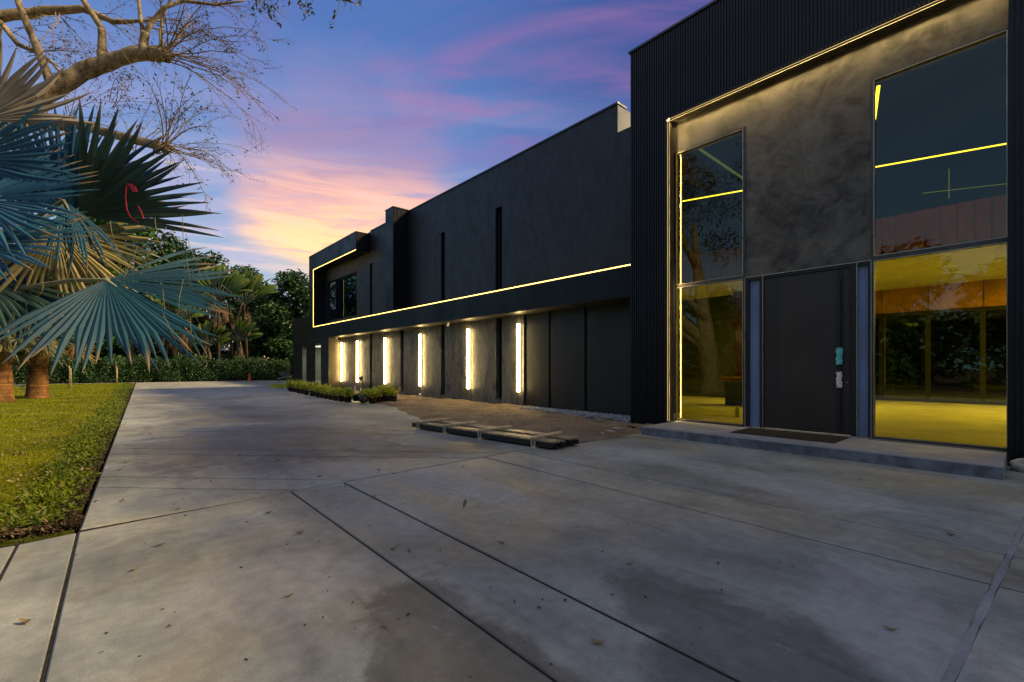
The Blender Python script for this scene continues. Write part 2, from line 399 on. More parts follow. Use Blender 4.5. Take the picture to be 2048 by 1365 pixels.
# ------------------------------------------------------------------ mesh helpers
class MB:
    def __init__(s): s.v = []; s.f = []; s.mi = []; s.cur = 0; s.sm = []; s.tip = {}
    def add(s, vs_, fs, smooth=False):
        o = len(s.v); s.v.extend(tuple(p) for p in vs_)
        for f in fs: s.f.append(tuple(i + o for i in f)); s.mi.append(s.cur); s.sm.append(smooth)
    def box(s, x0, x1, y0, y1, z0, z1, M=None):
        p = [(x0, y0, z0), (x1, y0, z0), (x1, y1, z0), (x0, y1, z0), (x0, y0, z1), (x1, y0, z1), (x1, y1, z1), (x0, y1, z1)]
        if M is not None: p = [M @ Vector(q) for q in p]
        s.add(p, [(0, 3, 2, 1), (4, 5, 6, 7), (0, 1, 5, 4), (1, 2, 6, 5), (2, 3, 7, 6), (3, 0, 4, 7)])
    def tube(s, pts, rads, k=6, cap=True, smooth=True):
        pts = [Vector(p) for p in pts]; n = len(pts)
        t0 = (pts[1] - pts[0]).normalized()
        a = Vector((0, 0, 1)) if abs(t0.z) < .9 else Vector((1, 0, 0))
        u = t0.cross(a).normalized(); vs_ = []
        for i, p in enumerate(pts):
            t = (pts[min(i + 1, n - 1)] - pts[max(i - 1, 0)])
            t = t.normalized() if t.length > 1e-9 else t0
            u = (u - t * u.dot(t)); u = u.normalized() if u.length > 1e-6 else t.orthogonal().normalized()
            w = t.cross(u); r = rads[i] if hasattr(rads, '__len__') else rads
            for j in range(k):
                an = 2 * math.pi * j / k
                vs_.append(p + (u * math.cos(an) + w * math.sin(an)) * r)
        fs = []
        for i in range(n - 1):
            for j in range(k):
                j2 = (j + 1) % k
                fs.append((i * k + j, i * k + j2, (i + 1) * k + j2, (i + 1) * k + j))
        if cap: fs.append(tuple(range(k - 1, -1, -1))); fs.append(tuple((n - 1) * k + j for j in range(k)))
        s.add(vs_, fs, smooth)
    def lathe(s, prof, k=16, c=(0, 0, 0), smooth=True):
        vs_ = []; fs = []
        for (r, z) in prof:
            for j in range(k):
                an = 2 * math.pi * j / k; vs_.append((c[0] + r * math.cos(an), c[1] + r * math.sin(an), c[2] + z))
        for i in range(len(prof) - 1):
            for j in range(k):
                j2 = (j + 1) % k; fs.append((i * k + j, i * k + j2, (i + 1) * k + j2, (i + 1) * k + j))
        fs.append(tuple(range(k - 1, -1, -1))); fs.append(tuple((len(prof) - 1) * k + j for j in range(k)))
        s.add(vs_, fs, smooth)
    def quad(s, a, b, c, d): s.add([a, b, c, d], [(0, 1, 2, 3)])
    def mesh(s, name, mats):
        me = bpy.data.meshes.new(name); me.from_pydata(s.v, [], s.f)
        for m in (mats if isinstance(mats, (list, tuple)) else [mats]): me.materials.append(m)
        me.polygons.foreach_set('material_index', s.mi); me.polygons.foreach_set('use_smooth', s.sm)
        if s.tip:
            at_ = me.attributes.new('tip', 'FLOAT', 'POINT'); arr = np.zeros(len(s.v), np.float32)
            for k_, v_ in s.tip.items(): arr[k_] = v_
            at_.data.foreach_set('value', arr)
        me.update(); return me
    def build(s, name, mats, parent=None, **kw):
        return link(name, s.mesh(name, mats), parent, **kw)

def link(name, data, parent=None, loc=None, label=None, cat=None, group=None, kind=None, matrix=None):
    o = bpy.data.objects.new(name, data); COL.objects.link(o)
    if parent is not None: o.parent = parent
    if matrix is not None: o.matrix_local = matrix
    if loc is not None: o.location = loc
    return tag(o, label, cat, group, kind)
def tag(o, label=None, cat=None, group=None, kind=None):
    if label: o['label'] = label
    if cat: o['category'] = cat
    if group: o['group'] = group
    if kind: o['kind'] = kind
    return o
def thing(name, label, cat, loc=(0, 0, 0), rz=0.0, group=None):
    o = bpy.data.objects.new(name, None); COL.objects.link(o)
    o.location = loc; o.rotation_euler = (0, 0, rz); o.empty_display_size = .2
    return tag(o, label, cat, group)
def copy_tree(o, parent=None):
    c = o.copy(); COL.objects.link(c)
    if parent is not None: c.parent = parent
    for ch in list(o.children): copy_tree(ch, c)
    return c
def box(name, m, x0, x1, y0, y1, z0, z1, parent=None, bevel=0.0, **kw):
    b = MB(); b.box(x0, x1, y0, y1, z0, z1); o = b.build(name, m, parent, **kw)
    if bevel:
        md = o.modifiers.new('bevel', 'BEVEL'); md.width = bevel; md.segments = 2
    return o

def np_mesh(name, V, F, m):
    """V (n,3), F (k,3 or 4) arrays"""
    me = bpy.data.meshes.new(name); V = np.asarray(V, np.float32); F = np.asarray(F, np.int32); w = F.shape[1]
    me.vertices.add(len(V)); me.vertices.foreach_set('co', V.ravel())
    me.loops.add(F.size); me.loops.foreach_set('vertex_index', F.ravel())
    me.polygons.add(len(F)); me.polygons.foreach_set('loop_start', np.arange(0, F.size, w, dtype=np.int32))
    me.materials.append(m); me.update(calc_edges=True); me.validate(); return me

def leaf_cloud(P, size, rng, aspect=.45, droop=.2, up=.3, jit=.4):
    """diamond leaves (two triangles folded along the rib) at points P; returns V, F"""
    n = len(P); d = rng.normal(size=(n, 3)); d[:, 2] = d[:, 2] * .6 - droop
    d /= np.linalg.norm(d, axis=1, keepdims=True)
    nn = rng.normal(size=(n, 3)); nn[:, 2] = np.abs(nn[:, 2]) + up
    s = np.cross(d, nn); s /= np.linalg.norm(s, axis=1, keepdims=True) + 1e-9
    nn = np.cross(s, d)
    L = size * (1 + jit * rng.uniform(-1, 1, (n, 1)))
    a = P; b = P + d * L * .45 + s * L * aspect * .5 + nn * L * .06; c = P + d * L - nn * L * .08; e = P + d * L * .45 - s * L * aspect * .5 + nn * L * .06
    V = np.stack([a, b, c, e], 1).reshape(-1, 3)
    i = np.arange(n)[:, None] * 4
    F = np.concatenate([np.concatenate([i, i + 1, i + 2], 1), np.concatenate([i, i + 2, i + 3], 1)], 0)
    return V, F

# ================================================================== GROUND
def poly_prism(pts, z1, z0, m, name, parent=None, gap=.0, bev=.007, **kw):
    """convex polygon slab, inset by half the joint, with an eased top edge"""
    def inset(ps, d):
        out = []; n = len(ps)
        for i in range(n):
            a, b, c = Vector(ps[i - 1]), Vector(ps[i]), Vector(ps[(i + 1) % n])
            e1 = (b - a).normalized(); e2 = (c - b).normalized()
            n1 = Vector((-e1.y, e1.x)); n2 = Vector((-e2.y, e2.x))
            k = (n1 + n2); k = k / max(k.dot(n1), .2)
            out.append(b + k * d)
        return out
    p0 = inset(pts, gap); p1 = inset(pts, gap + bev); n = len(pts)
    vs_ = [(p.x, p.y, z0) for p in p0] + [(p.x, p.y, z1 - bev) for p in p0] + [(p.x, p.y, z1) for p in p1]
    fs = [tuple(range(2 * n, 3 * n))]
    for r in (0, 1):
        for i in range(n):
            j = (i + 1) % n; fs.append((r * n + i, r * n + j, (r + 1) * n + j, (r + 1) * n + i))
    b = MB(); b.add(vs_, fs); return b.build(name, m, parent, **kw)
def clip(poly, a, b, c):
    """keep a*x+b*y<=c"""
    out = []; n = len(poly)
    for i in range(n):
        p, q = poly[i], poly[(i + 1) % n]; dp = a * p[0] + b * p[1] - c; dq = a * q[0] + b * q[1] - c
        if dp <= 0: out.append(p)
        if dp * dq < 0:
            t = dp / (dp - dq); out.append((p[0] + (q[0] - p[0]) * t, p[1] + (q[1] - p[1]) * t))
    return out
def area(p): return .5 * sum(p[i - 1][0] * p[i][1] - p[i][0] * p[i - 1][1] for i in range(len(p)))

box('ground', M_EARTH, -300, 300, -300, 300, -.6, -.12, kind='structure')
EX0, EX1 = (-.19, 5.33), (1.84, 52.5)
def edge_x(y): return EX0[0] + (EX1[0] - EX0[0]) * (y - EX0[1]) / (EX1[1] - EX0[1])
def drive_base():
    b = MB()
    for ps in ([(-9, -9), (10.5, -9), (10.5, 5.9), (EX0[0], 5.27), (-9, 5.20)], [(EX0[0], 5.27), (10.5, 5.9), (10.5, 53.2), (EX1[0] + .03, 53.2)]):
        n = len(ps); b.add([(x, y, -.12) for x, y in ps] + [(x, y, -.011) for x, y in ps], [tuple(range(n, 2 * n))] + [(i, (i + 1) % n, n + (i + 1) % n, n + i) for i in range(n)])
    return b.build('driveway', M_JOINT, kind='structure')
M_JOINT = simple('joint filler', (.028, .026, .024), .9, .2, 0, .4, 20)
drv = drive_base()
for (xa, xb, ya, yb, m_, nm) in ((-.256, -.236, -6, 5.2, M_TIMBER, 'expansion_strip'), (2.0, 10.4, -.009, .009, M_STEP, 'sealant')):
    b = MB()
    if nm == 'sealant':
        n = 40; vs_ = []
        for i in range(n + 1):
            x = xa + (xb - xa) * i / n; y0 = .224 - (x - 2.75) * .068; w = .0185 + .002 * math.sin(i * 1.7) + .003 * math.sin(i * 4.3)
            vs_ += [(x, y0 - w, -.004), (x, y0 + w, -.004), (x, y0 + w, -.012), (x, y0 - w, -.012)]
        b.add(vs_, [(i * 4 + q, i * 4 + (q + 1) % 4, i * 4 + 4 + (q + 1) % 4, i * 4 + 4 + q) for i in range(n) for q in range(4)])
    else: b.box(xa, xb, ya, yb, -.014, -.0025)
    b.build(nm, m_, drv)
# lawn turf lies over it on the left
def lawn():
    b = MB(); ys = [5.42 + i * (52.6 - 5.42) / 24 for i in range(25)]
    for i in range(24):
        y0, y1 = ys[i], ys[i + 1]
        b.add([(-40, y0, -.02), (edge_x(y0) - .03, y0, -.02), (edge_x(y1) - .03, y1, -.02), (-40, y1, -.02)], [(0, 1, 2, 3)])
    b.add([(-40, 5.42, -.11), (edge_x(5.42) - .03, 5.42, -.11), (edge_x(5.42) - .03, 5.42, -.02), (-40, 5.42, -.02)], [(0, 1, 2, 3)])
    return b.build('lawn', M_LAWN, kind='structure')
lawn()
J2 = lambda x: 5.34 + .045 * x
xs = [-9, -.55, -.245, 1.465, 2.07, 4.21, 4.97, 10.5]
gaps = [.005] * 8
def slab(poly, gap=.005):
    if len(poly) < 3 or abs(area(poly)) < .02: return
    if area(poly) < 0: poly = poly[::-1]
    poly_prism(poly, 0, -.09, M_CONC, 'slab', drv, gap)
tops = [0, .02, .055, .055, .04, .11, .06, 0]
for i in range(7):
    xa, xb = xs[i], xs[i + 1]; ta, tb = tops[i], tops[i + 1]
    # lines lean a little, as the photo's joints do
    g = .0095 if i in (1, 2, 3) else (.018 if i > 3 else .0085)
    yt = (lambda x: 5.26 if x < -.2 else J2(x)); yl = (lambda x: .224 - (x - 2.75) * .068)
    slab([(xa, yl(xa)), (xb, yl(xb)), (xb + tb, yt(xb) if i != 0 else 5.2), (xa + ta, yt(xa) if i != 1 else 5.2)], g)
    slab([(xa, -9), (xb, -9), (xb, yl(xb)), (xa, yl(xa))], g)
REG = [(EX0[0], J2(EX0[0])), (10.5, J2(10.5)), (10.5, 53.2), (EX1[0] + .03, 53.2)]
cuts = [7.0, 7.68, 9.71, 10.36, 13.2, 13.9, 16.9, 20.5, 24.5, 29, 34, 40, 46]      # x + y at each diagonal joint
prev = -99
for c_ in cuts + [999]:
    p = clip(clip(REG, 1, 1.0, c_), -1, -1.0, -prev); slab(p, .010 + .0004 * c_ if c_ < 50 else .02); prev = c_
# far slab beyond, in front of the annex
slab([(10.5, 29), (14.0, 29), (14.0, 53.2), (10.5, 53.2)])

# dirt bed between drive and wall: an uneven heap
def dirt():
    bx = [(5.3, 6.1), (9, 6.1), (10.8, 6.25), (13, 6.9), (14.4, 7.4), (17, 7.65), (22, 7.95), (28, 8.45), (30, 8.7), (36, 9.3), (38, 10.3)]
    def left(y):
        for (a, xa), (c, xc) in zip(bx, bx[1:]):
            if y <= c: return xa + (xc - xa) * (y - a) / (c - a)
        return bx[-1][1]
    b = MB(); ny, nx = 200, 26; vs_ = []
    r = np.random.default_rng(3); ph = r.uniform(0, 6, 40)
    def hgt(x, y):
        return .018 * math.sin(x * 3.1 + y * 1.7 + ph[0]) + .014 * math.sin(x * 7 - y * 5 + ph[1]) + .009 * math.sin(x * 13 + y * 11 + ph[2]) + .006 * math.sin(x * 29 - y * 23)
    for i in range(ny + 1):
        y = 5.34 + (37.8 - 5.34) * (i / ny) ** 1.4
        xl = left(y) + .05 * math.sin(y * 4.1) + .03 * math.sin(y * 11)
        xr = 10.42 if y < 28.35 else 10.5
        for j in range(nx + 1):
            t = j / nx; x = xl + (xr - xl) * t
            edge = min(1, t / .18) * (min(1, (y - 5.34) / .35))
            z = .004 + edge * (.035 + .055 * t + hgt(x, y) + r.normal() * .004)
            if y < 11: z -= .055 * t * min(1, (11 - y) / 1.0)
            vs_.append((x, y + (.04 * math.sin(x * 9) if i == 0 else 0), max(z, .004)))
    fs = []
    for i in range(ny):
        for j in range(nx):
            a = i * (nx + 1) + j; fs.append((a, a + 1, a + nx + 2, a + nx + 1))
    b.add(vs_, fs, True)
    return b.build('dirt_bed', M_DIRT, kind='structure')
dirt()
def rough_ball(rng, r, k=1):
    me = bmesh.new(); bmesh.ops.create_icosphere(me, subdivisions=k, radius=r)
    for v in me.verts: v.co *= 1 + rng.uniform(-.28, .28)
    V = np.array([v.co[:] for v in me.verts]); F = np.array([[q.index for q in f.verts] for f in me.faces]); me.free()
    return V, F
def gravel():
    r = np.random.default_rng(5); pr = random.Random(5); Vs = []; Fs = []; o = 0
    balls = [rough_ball(pr, 1, 1) for _ in range(6)]
    for i in range(2600):
        y = r.uniform(6.2, 11.3); w = .35 + .45 * (11.3 - y) / 5; x = 10.44 - abs(r.normal()) * w * .55
        if y > 10.6 and r.uniform() < (y - 10.6) / .8: continue
        s = r.uniform(.012, .042); V, F = balls[i % 6]
        Vs.append(V * s * np.array([1, r.uniform(.7, 1.3), .7]) + [x, y, .045 + s * .3 + .03 * r.uniform()]); Fs.append(F + o); o += len(V)
    for i in range(260):
        y = r.uniform(5.6, 24); x = r.uniform(6.8, 10.2); s = r.uniform(.008, .022); V, F = balls[i % 6]
        if x < 6.6 + (y - 9) * .12: continue
        Vs.append(V * s + [x, y, .075]); Fs.append(F + o); o += len(V)
    link('gravel', np_mesh('gravel', np.concatenate(Vs), np.concatenate(Fs), M_GRAVEL), kind='stuff')
gravel()

# ================================================================== HOUSE
H = thing('house', 'black modern two storey house with ribbed cladding and glowing light lines', 'house', (10.4, 12, 0))
HI = Matrix.Translation((-10.4, -12, 0))
def hp(o):
    """parent an object built in world coordinates to the house"""
    o.parent = H; o.matrix_parent_inverse = HI; return o
XW, XF, XE, XG = 10.4, 9.65, 9.39, 9.70     # main wall, frame front, entrance block front, glass plane
ZR, ZS, ZL = 8.57, 3.16, 3.92               # roof, soffit, top of the fascia

def wall_holes(name, m, X, y0, y1, z0, z1, holes, depth, hmat=None):
    ysb = sorted({y0, y1, *[h[0] for h in holes], *[h[1] for h in holes]}); zsb = sorted({z0, z1, *[h[2] for h in holes], *[h[3] for h in holes]})
    b = MB()
    for ya, yb in zip(ysb, ysb[1:]):
        for za, zb in zip(zsb, zsb[1:]):
            if any(h[0] <= ya and yb <= h[1] and h[2] <= za and zb <= h[3] for h in holes): continue
            b.quad((X, yb, za), (X, ya, za), (X, ya, zb), (X, yb, zb))
    for (a, c, d, e) in holes:
        b.quad((X, a, d), (X, a, e), (X + depth, a, e), (X + depth, a, d)); b.quad((X, c, e), (X, c, d), (X + depth, c, d), (X + depth, c, e))
        b.quad((X, c, d), (X, a, d), (X + depth, a, d), (X + depth, c, d)); b.quad((X, a, e), (X, c, e), (X + depth, c, e), (X + depth, a, e))
    return hp(b.build(name, m))
slots = [(12.25, 12.61), (15.89, 16.18), (19.40, 19.70), (22.80, 23.10)]
low_h = [(a, c, .26, ZS - .004) for a, c in slots]
up_h = [(12.25, 12.61, 4.05, 7.08), (15.89, 16.18, 4.05, 6.99), (22.80, 23.10, 4.05, 6.88), (24.8, 29.5, 4.3, 6.75)]
wall_holes('wall', M_LWALL, XW, 11.11, 27.1, -.1, ZS + .3, low_h, .24)
wall_holes('wall', M_WALL, XW + .002, 7.37, 30.45, ZS + .3, ZR, up_h, .24)
hp(box('wall', M_WALL, XW + .004, XW + .3, 6.2, 7.37, ZS + .3, 7.79))
hp(box('parapet', M_GREY, XW + .006, XW + 3.5, 7.372, 7.6, 7.6, ZR - .02))
hp(box('coping', M_COPE, XW - .03, XW + .40, 7.35, 23.0, ZR, ZR + .05))
hp(box('backing_wall', M_BLACK, 11.3, 11.4, 6.3, 30.4, -.1, 7.7))
hp(box('roof', M_COPE, XW + .3, 21.5, 7.61, 30.4, ZR - .3, ZR - .06)); hp(box('roof', M_COPE, XW + .3, 21.5, 6.3, 7.371, 7.5, 7.7))
for (a, c, d, e) in low_h + up_h:
    f = MB(); t = .025
    f.box(XW + .18, XW + .23, a, a + t, d, e); f.box(XW + .18, XW + .23, c - t, c, d, e)
    f.box(XW + .18, XW + .23, a + t, c - t, d, d + t); f.box(XW + .18, XW + .23, a + t, c - t, e - t, e)
    if c - a > 2: f.box(XW + .18, XW + .23, 27.1, 27.15, d + t, e - t)
    w = hp(f.build('window', M_TRIM))
    box('pane', M_GLASSB if d > 3 else M_GLASSD, XW + .20, XW + .21, a + .01, c - .01, d + .01, e - .01, w)
    if d < 3: hp(box('sill', M_TRIM, XW - .02, XW + .18, a - .02, c + .02, d - .025, d - .002))
# dark panels between plaster and entrance block
for (a, c) in ((9.99, 11.10), (8.55, 9.89), (6.2, 8.45)):
    hp(box('wall_panel', M_PANEL, XW + .03, XW + .08, a, c, .0, ZS + .3, bevel=.006))
hp(box('panel_backing', M_BLACK, XW + .09, XW + .2, 6.2, 11.11, -.1, ZS + .3))
hp(box('wall_edge_trim', M_TRIM, XW - .012, XW + .03, 11.10, 11.13, 0, ZS))
hp(box('base_board', M_BLACK, XW + .0, XW + .029, 6.3, 11.09, -.05, .10))
# fascia, cantilevered frame, top box, pillar
hp(box('fascia', M_CLAD, XF + .02, XW + .001, 6.2, 30.5, ZS, ZL))
hp(box('soffit', M_PANEL, XF + .03, XW - .002, 6.2, 27.1, ZS - .02, ZS - .001))
me_slat = MB(); me_slat.box(XF, XF + .019, 6.31, 30.5, 0, .034); me_slat = me_slat.mesh('fascia_slat', M_CLAD)
for i in range(14):
    o = link('slat', me_slat, loc=(0, 0, ZS + .01 + i * .0535)); hp(o)
hp(box('frame_post', M_CLAD, XF + .001, XW + .001, 29.65, 30.499, ZL + .001, 7.509))
hp(box('frame_beam', M_CLAD, XF + .001, XW + .001, 23.1, 30.499, 7.51, 8.43))
hp(box('coping', M_COPE, XF - .02, XW + .3, 23.08, 30.53, 8.43, 8.47))
hp(box('pillar', M_CLAD, XF + .001, XW + .001, 18.98, 19.74, ZL + .001, 8.64))
hp(box('pillar_cap', M_COPE, XF - .02, XW + .3, 18.95, 19.77, 8.64, 8.68))
hp(box('end_pier', M_CLAD, XF + .021, XW + .3, 27.1, 28.4, -.1, ZS - .001))
for k in range(11):                       # vertical ribs on faces that look towards the entrance
    x = XF + .03 + k * .066
    hp(box('rib', M_LWALL if False else M_JAMB, x, x + .035, 27.08, 27.099, .0, ZS - .03))
    hp(box('rib', M_CLAD, x, x + .035, 18.96, 18.979, ZL + .01, 8.6))
    hp(box('rib', M_CLAD, x, x + .035, 23.08, 23.099, 7.53, 8.4))
# glowing lines
hp(box('led_strip', M_LED, XF - .014, XF - .001, 6.31, 29.64, ZL - .018, ZL + .006))
hp(box('led_strip', M_LED, XF - .014, XF - .001, 29.641, 29.67, ZL - .022, 7.51))
hp(box('led_strip', M_LED, XF - .014, XF - .001, 23.1, 29.64, 7.488, 7.51))
# upright wall lamps
for y in (11.31, 14.18, 17.77, 21.2, 24.56, 26.85):
    l = hp(box('wall_lamp', M_TRIM, XW - .03, XW - .001, y - .085, y + .085, .54, 2.86))
    box('diffuser', M_LEDW, XW - .095, XW - .031, y - .052, y + .052, .56, 2.84, l)
# small dome cameras below the soffit
for (y, x) in ((15.0, 9.95), (26.6, 9.95)):
    b = MB(); b.lathe([(.055, 0), (.055, -.05), (.045, -.075), (.05, -.10), (.035, -.14), (.01, -.155)], 12, (x, y, ZS - .02)); hp(b.build('dome_camera', M_WHITE))
# annex beyond
hp(box('annex_wall', M_PANEL, 14.02, 20, 31, 49.4, 3.5, 6.2))
for (a, c) in ((31, 41.2), (42.9, 45.2), (46.6, 49.4)):
    hp(box('annex_pier', M_PANEL, 14.05, 14.13, a, c, -.1, 3.5))
for (a, c) in ((41.2, 42.9), (45.2, 46.6)):
    w = hp(box('window', M_TRIM, 14.07, 14.11, a + .001, a + .06, 0, 3.5)); box('pane', M_GLASSC, 14.085, 14.092, a + .06, c, 0, 3.5, w)
hp(box('annex_back_wall', M_INWALL, 18, 18.1, 31, 49.4, 0, 3.5))
hp(box('annex_end_wall', M_INWALL, 14.14, 17.99, 49.2, 49.3, 0, 3.4)); hp(box('annex_floor', M_INFLOOR, 14.14, 18, 31, 49.4, -.1, 0.0))
hp(box('added_ceiling_lamp', M_CEILD, 15.2, 17.5, 41, 48, 3.42, 3.46))  # added lamp so the annex window slits read lit

# ---- entrance block
hp(box('cladding_backing', M_CLAD, XE + .02, XE + .12, 5.35, 6.30, -.1, 8.92))
clad = hp(box('cladding', M_CLAD, XE + .02, XE + .12, .15, 5.349, 6.97, 8.92))
hp(box('cladding_backing', M_CLAD, XE + .02, XE + .12, -14, .149, -.1, 8.92))  # carried on out of view to block the sun
hp(box('coping', M_COPE, XE - .03, XE + .5, -14, 6.33, 8.92, 8.97))
hp(box('side_wall', M_CLAD, XE + .121, 11.39, 6.1, 6.298, -.1, 8.9)); hp(box('side_wall', M_CLAD, 11.39, 21.5, 6.1, 6.298, 7.8, 8.9))
hp(box('side_wall', M_CLAD, XE + .121, 21.5, -14, -2.4, -.1, 8.6))  # solid block added out of view to keep the sun off the drive
hp(box('roof', M_COPE, XE + .121, 21.5, -2.39, 6.09, 8.6, 8.9))
sl_full = MB(); sl_full.box(0, .021, 0, .036, 0, 8.91); sl_full = sl_full.mesh('slat_full', M_CLAD)
sl_top = MB(); sl_top.box(0, .021, 0, .036, 6.975, 8.91); sl_top = sl_top.mesh('slat_short', M_CLAD)
y = -1.3
while y < 6.27:
    full = y > 5.345 or y + .036 < .15
    o = link('slat', sl_full if full else sl_top, clad); o.location = (XE - .001, y, 0)
    y += .0585
# clad has parent inverse; children take its world frame (built in world coordinates, origin at the house base)
# grooved reveal: left jamb and head
hp(box('jamb', M_JAMB, XE + .019, XG + .02, 5.351, 5.40, .17, 6.969))
hp(box('head_lining', M_JAMB, XE + .019, XG + .02, .15, 5.35, 6.971, 7.02))
for k, x in enumerate((.10, .16, .22, .27)):
    hp(box('jamb_ridge', M_JAMB, XE + x, XE + x + .028, 5.325, 5.3505, .17, 6.945)); hp(box('head_ridge', M_JAMB, XE + x, XE + x + .028, .16, 5.324, 6.946, 6.9705))
hp(box('jamb_lip', M_JAMB, XE + .040, XE + .052, 5.300, 5.3503, .17, 6.925)); hp(box('head_lip', M_JAMB, XE + .040, XE + .052, .16, 5.299, 6.922, 6.9703))
hp(box('led_strip', M_LEDJ, XE + .055, XE + .067, 5.340, 5.350, .18, 6.94))
hp(box('led_strip', M_LEDJ, XE + .055, XE + .067, .16, 5.33, 6.960, 6.970))
hp(box('led_strip', M_LEDH, XE + .030, XE + .0365, 5.330, 5.338, .18, 6.94))
hp(box('led_strip', M_LEDH, XE + .030, XE + .0365, .16, 5.33, 6.952, 6.958))
# plaster above and between the windows
PZ = 6.285
hp(box('entrance_wall', M_EWALL, XG, XG + .25, .12, 5.345, PZ, 6.968))
hp(box('entrance_wall', M_EWALL, XG + .0, XG + .25, 1.735, 3.77, 3.195, PZ - .001))
def win(y0, y1, z0, z1, mull, name='window'):
    f = MB(); t = .045; xa, xb = XG - .015, XG + .07
    f.box(xa, xb, y0, y0 + t, z0, z1); f.box(xa, xb, y1 - t, y1, z0, z1)
    f.box(xa, xb, y0 + t, y1 - t, z0, z0 + t); f.box(xa, xb, y0 + t, y1 - t, z1 - t, z1)
    f.box(xa, xb, y0 + t, y1 - t, mull - .045, mull + .045)
    w = hp(f.build(name, M_TRIM))
    e = MB(); s_ = .009
    for (a, c, d, g) in ((y0 + t, y1 - t, z0 + t, mull - .045), (y0 + t, y1 - t, mull + .045, z1 - t)):
        e.box(xa - .004, xa + .012, a - s_, a, d, g); e.box(xa - .004, xa + .012, c, c + s_, d, g)
        e.box(xa - .004, xa + .012, a, c, d - s_, d); e.box(xa - .004, xa + .012, a, c, g, g + s_)
        box('pane', M_GLASSY, XG + .03, XG + .036, a - .005, c + .005, d - .005, g + .005, w)
    e.build('edge_trim', M_PALEFR, w)
    return w
win(.127, 1.73, .17, 6.28, 3.22); win(3.775, 5.30, .17, 6.28, 3.22)
# vertical led inside the left window and right mullion glow
hp(box('led_strip', M_LEDV, XG + .08, XG + .095, 5.20, 5.215, .25, 6.2))
# door bay
fr = MB()
for (a, c) in ((3.70, 3.772), (3.44, 3.50), (1.93, 2.02), (1.733, 1.77)): fr.box(XG - .01, XG + .12, a, c, .17, 3.13)
fr.box(XG - .01, XG + .12, 1.733, 3.772, 3.13, 3.192)
hp(fr.build('door_frame', M_BLACK))
e = MB()
for yy in (3.435, 3.775, 1.925, 1.728): e.box(XG - .022, XG - .011, yy - .005, yy + .005, .17, 3.19)
e.box(XG - .022, XG - .011, 1.733, 3.772, 3.192, 3.205); e.box(XG - .022, XG - .011, 1.74, 3.77, .171, .182)
hp(e.build('frame_edge', M_PALEFR))
hp(box('sidelight', M_BLUEFILM, XG + .05, XG + .06, 3.50, 3.70, .18, 3.13))
hp(box('sidelight', M_BLUEFILM, XG + .05, XG + .06, 1.77, 1.93, .18, 3.13))
door = hp(box('front_door', M_DOOR, XG + .015, XG + .075, 2.03, 3.435, .19, 3.125, bevel=.004))
hb = MB(); hb.box(XG + .002, XG + .0149, 2.13, 2.215, .2, 3.11); hb.build('recess_strip', M_BLACK, door)
hb = MB(); hb.box(XG - .055, XG - .03, 2.155, 2.19, .35, 2.95)
for zz in (.5, 1.65, 2.8): hb.box(XG - .03, XG + .002, 2.162, 2.183, zz, zz + .03)
hb.build('handle', M_BLACK, door)
def crumple(y0, y1, z0, z1, m, name, seed):
    r = random.Random(seed); b = MB(); nz = 9; k = 8; vs_ = []
    for i in range(nz + 1):
        z = z0 + (z1 - z0) * i / nz
        for j in range(k):
            an = 2 * math.pi * j / k
            vs_.append((XG - .043 + .03 * math.cos(an) * (1 + r.uniform(-.25, .25)), (y0 + y1) / 2 + (y1 - y0) / 2 * math.sin(an) * (1 + r.uniform(-.2, .2)), z + r.uniform(-.008, .008)))
    fs = [(i * k + j, i * k + (j + 1) % k, (i + 1) * k + (j + 1) % k, (i + 1) * k + j) for i in range(nz) for j in range(k)]
    b.add(vs_, fs); return b.build(name, m, door)
crumple(2.125, 2.22, 1.43, 1.72, M_TEAL, 'teal_tape', 1); crumple(2.13, 2.215, 1.02, 1.30, M_TAPEW, 'white_wrap', 2)
hb = MB(); hb.box(XG - .002, XG + .0148, 2.06, 2.085, 1.1, 1.13); hb.build('lock', M_STEELG, door)
# step, mat and drain
M_RISER = simple('shade toned riser', (.13, .14, .16), .85, .3, 0, .35, 5, .6, .008)  # shade of the step front put into its colour, darker than the top
step = box('step', M_STEP, 8.19, XG - .03, .165, 5.22, -.05, .168, kind='structure', bevel=.012)
box('riser', M_RISER, 8.172, 8.1895, .17, 5.215, -.02, .146, step)  # thin sheet that carries the shade colour over the step front
mp = [G(1483, 872, .18), G(1527, 861, .18), G(1733, 881, .18), G(1690, 898, .18)]
b = MB(); b.box(8.62, 9.52, 2.0, 3.62, .17, .182); tag(b.build('doormat', M_MAT), 'wide dark brown doormat on the concrete step before the black door', 'doormat')
b = MB(); b.box(XG - .145, XG - .03, .2, 1.74, .1685, .172)
dr = b.build('drain_channel', M_BLACK); tag(dr, 'long slotted drain grate set in the step below the right window', 'drain')
g = MB()
for i in range(60): g.box(XG - .14, XG - .035, .205 + i * .0255, .205 + i * .0255 + .011, .1722, .178)
g.box(XG - .145, XG - .14, .2, 1.74, .1722, .179); g.box(XG - .035, XG - .03, .2, 1.74, .1722, .179)
tag(g.build('grate', M_STEELG, dr), kind='stuff')

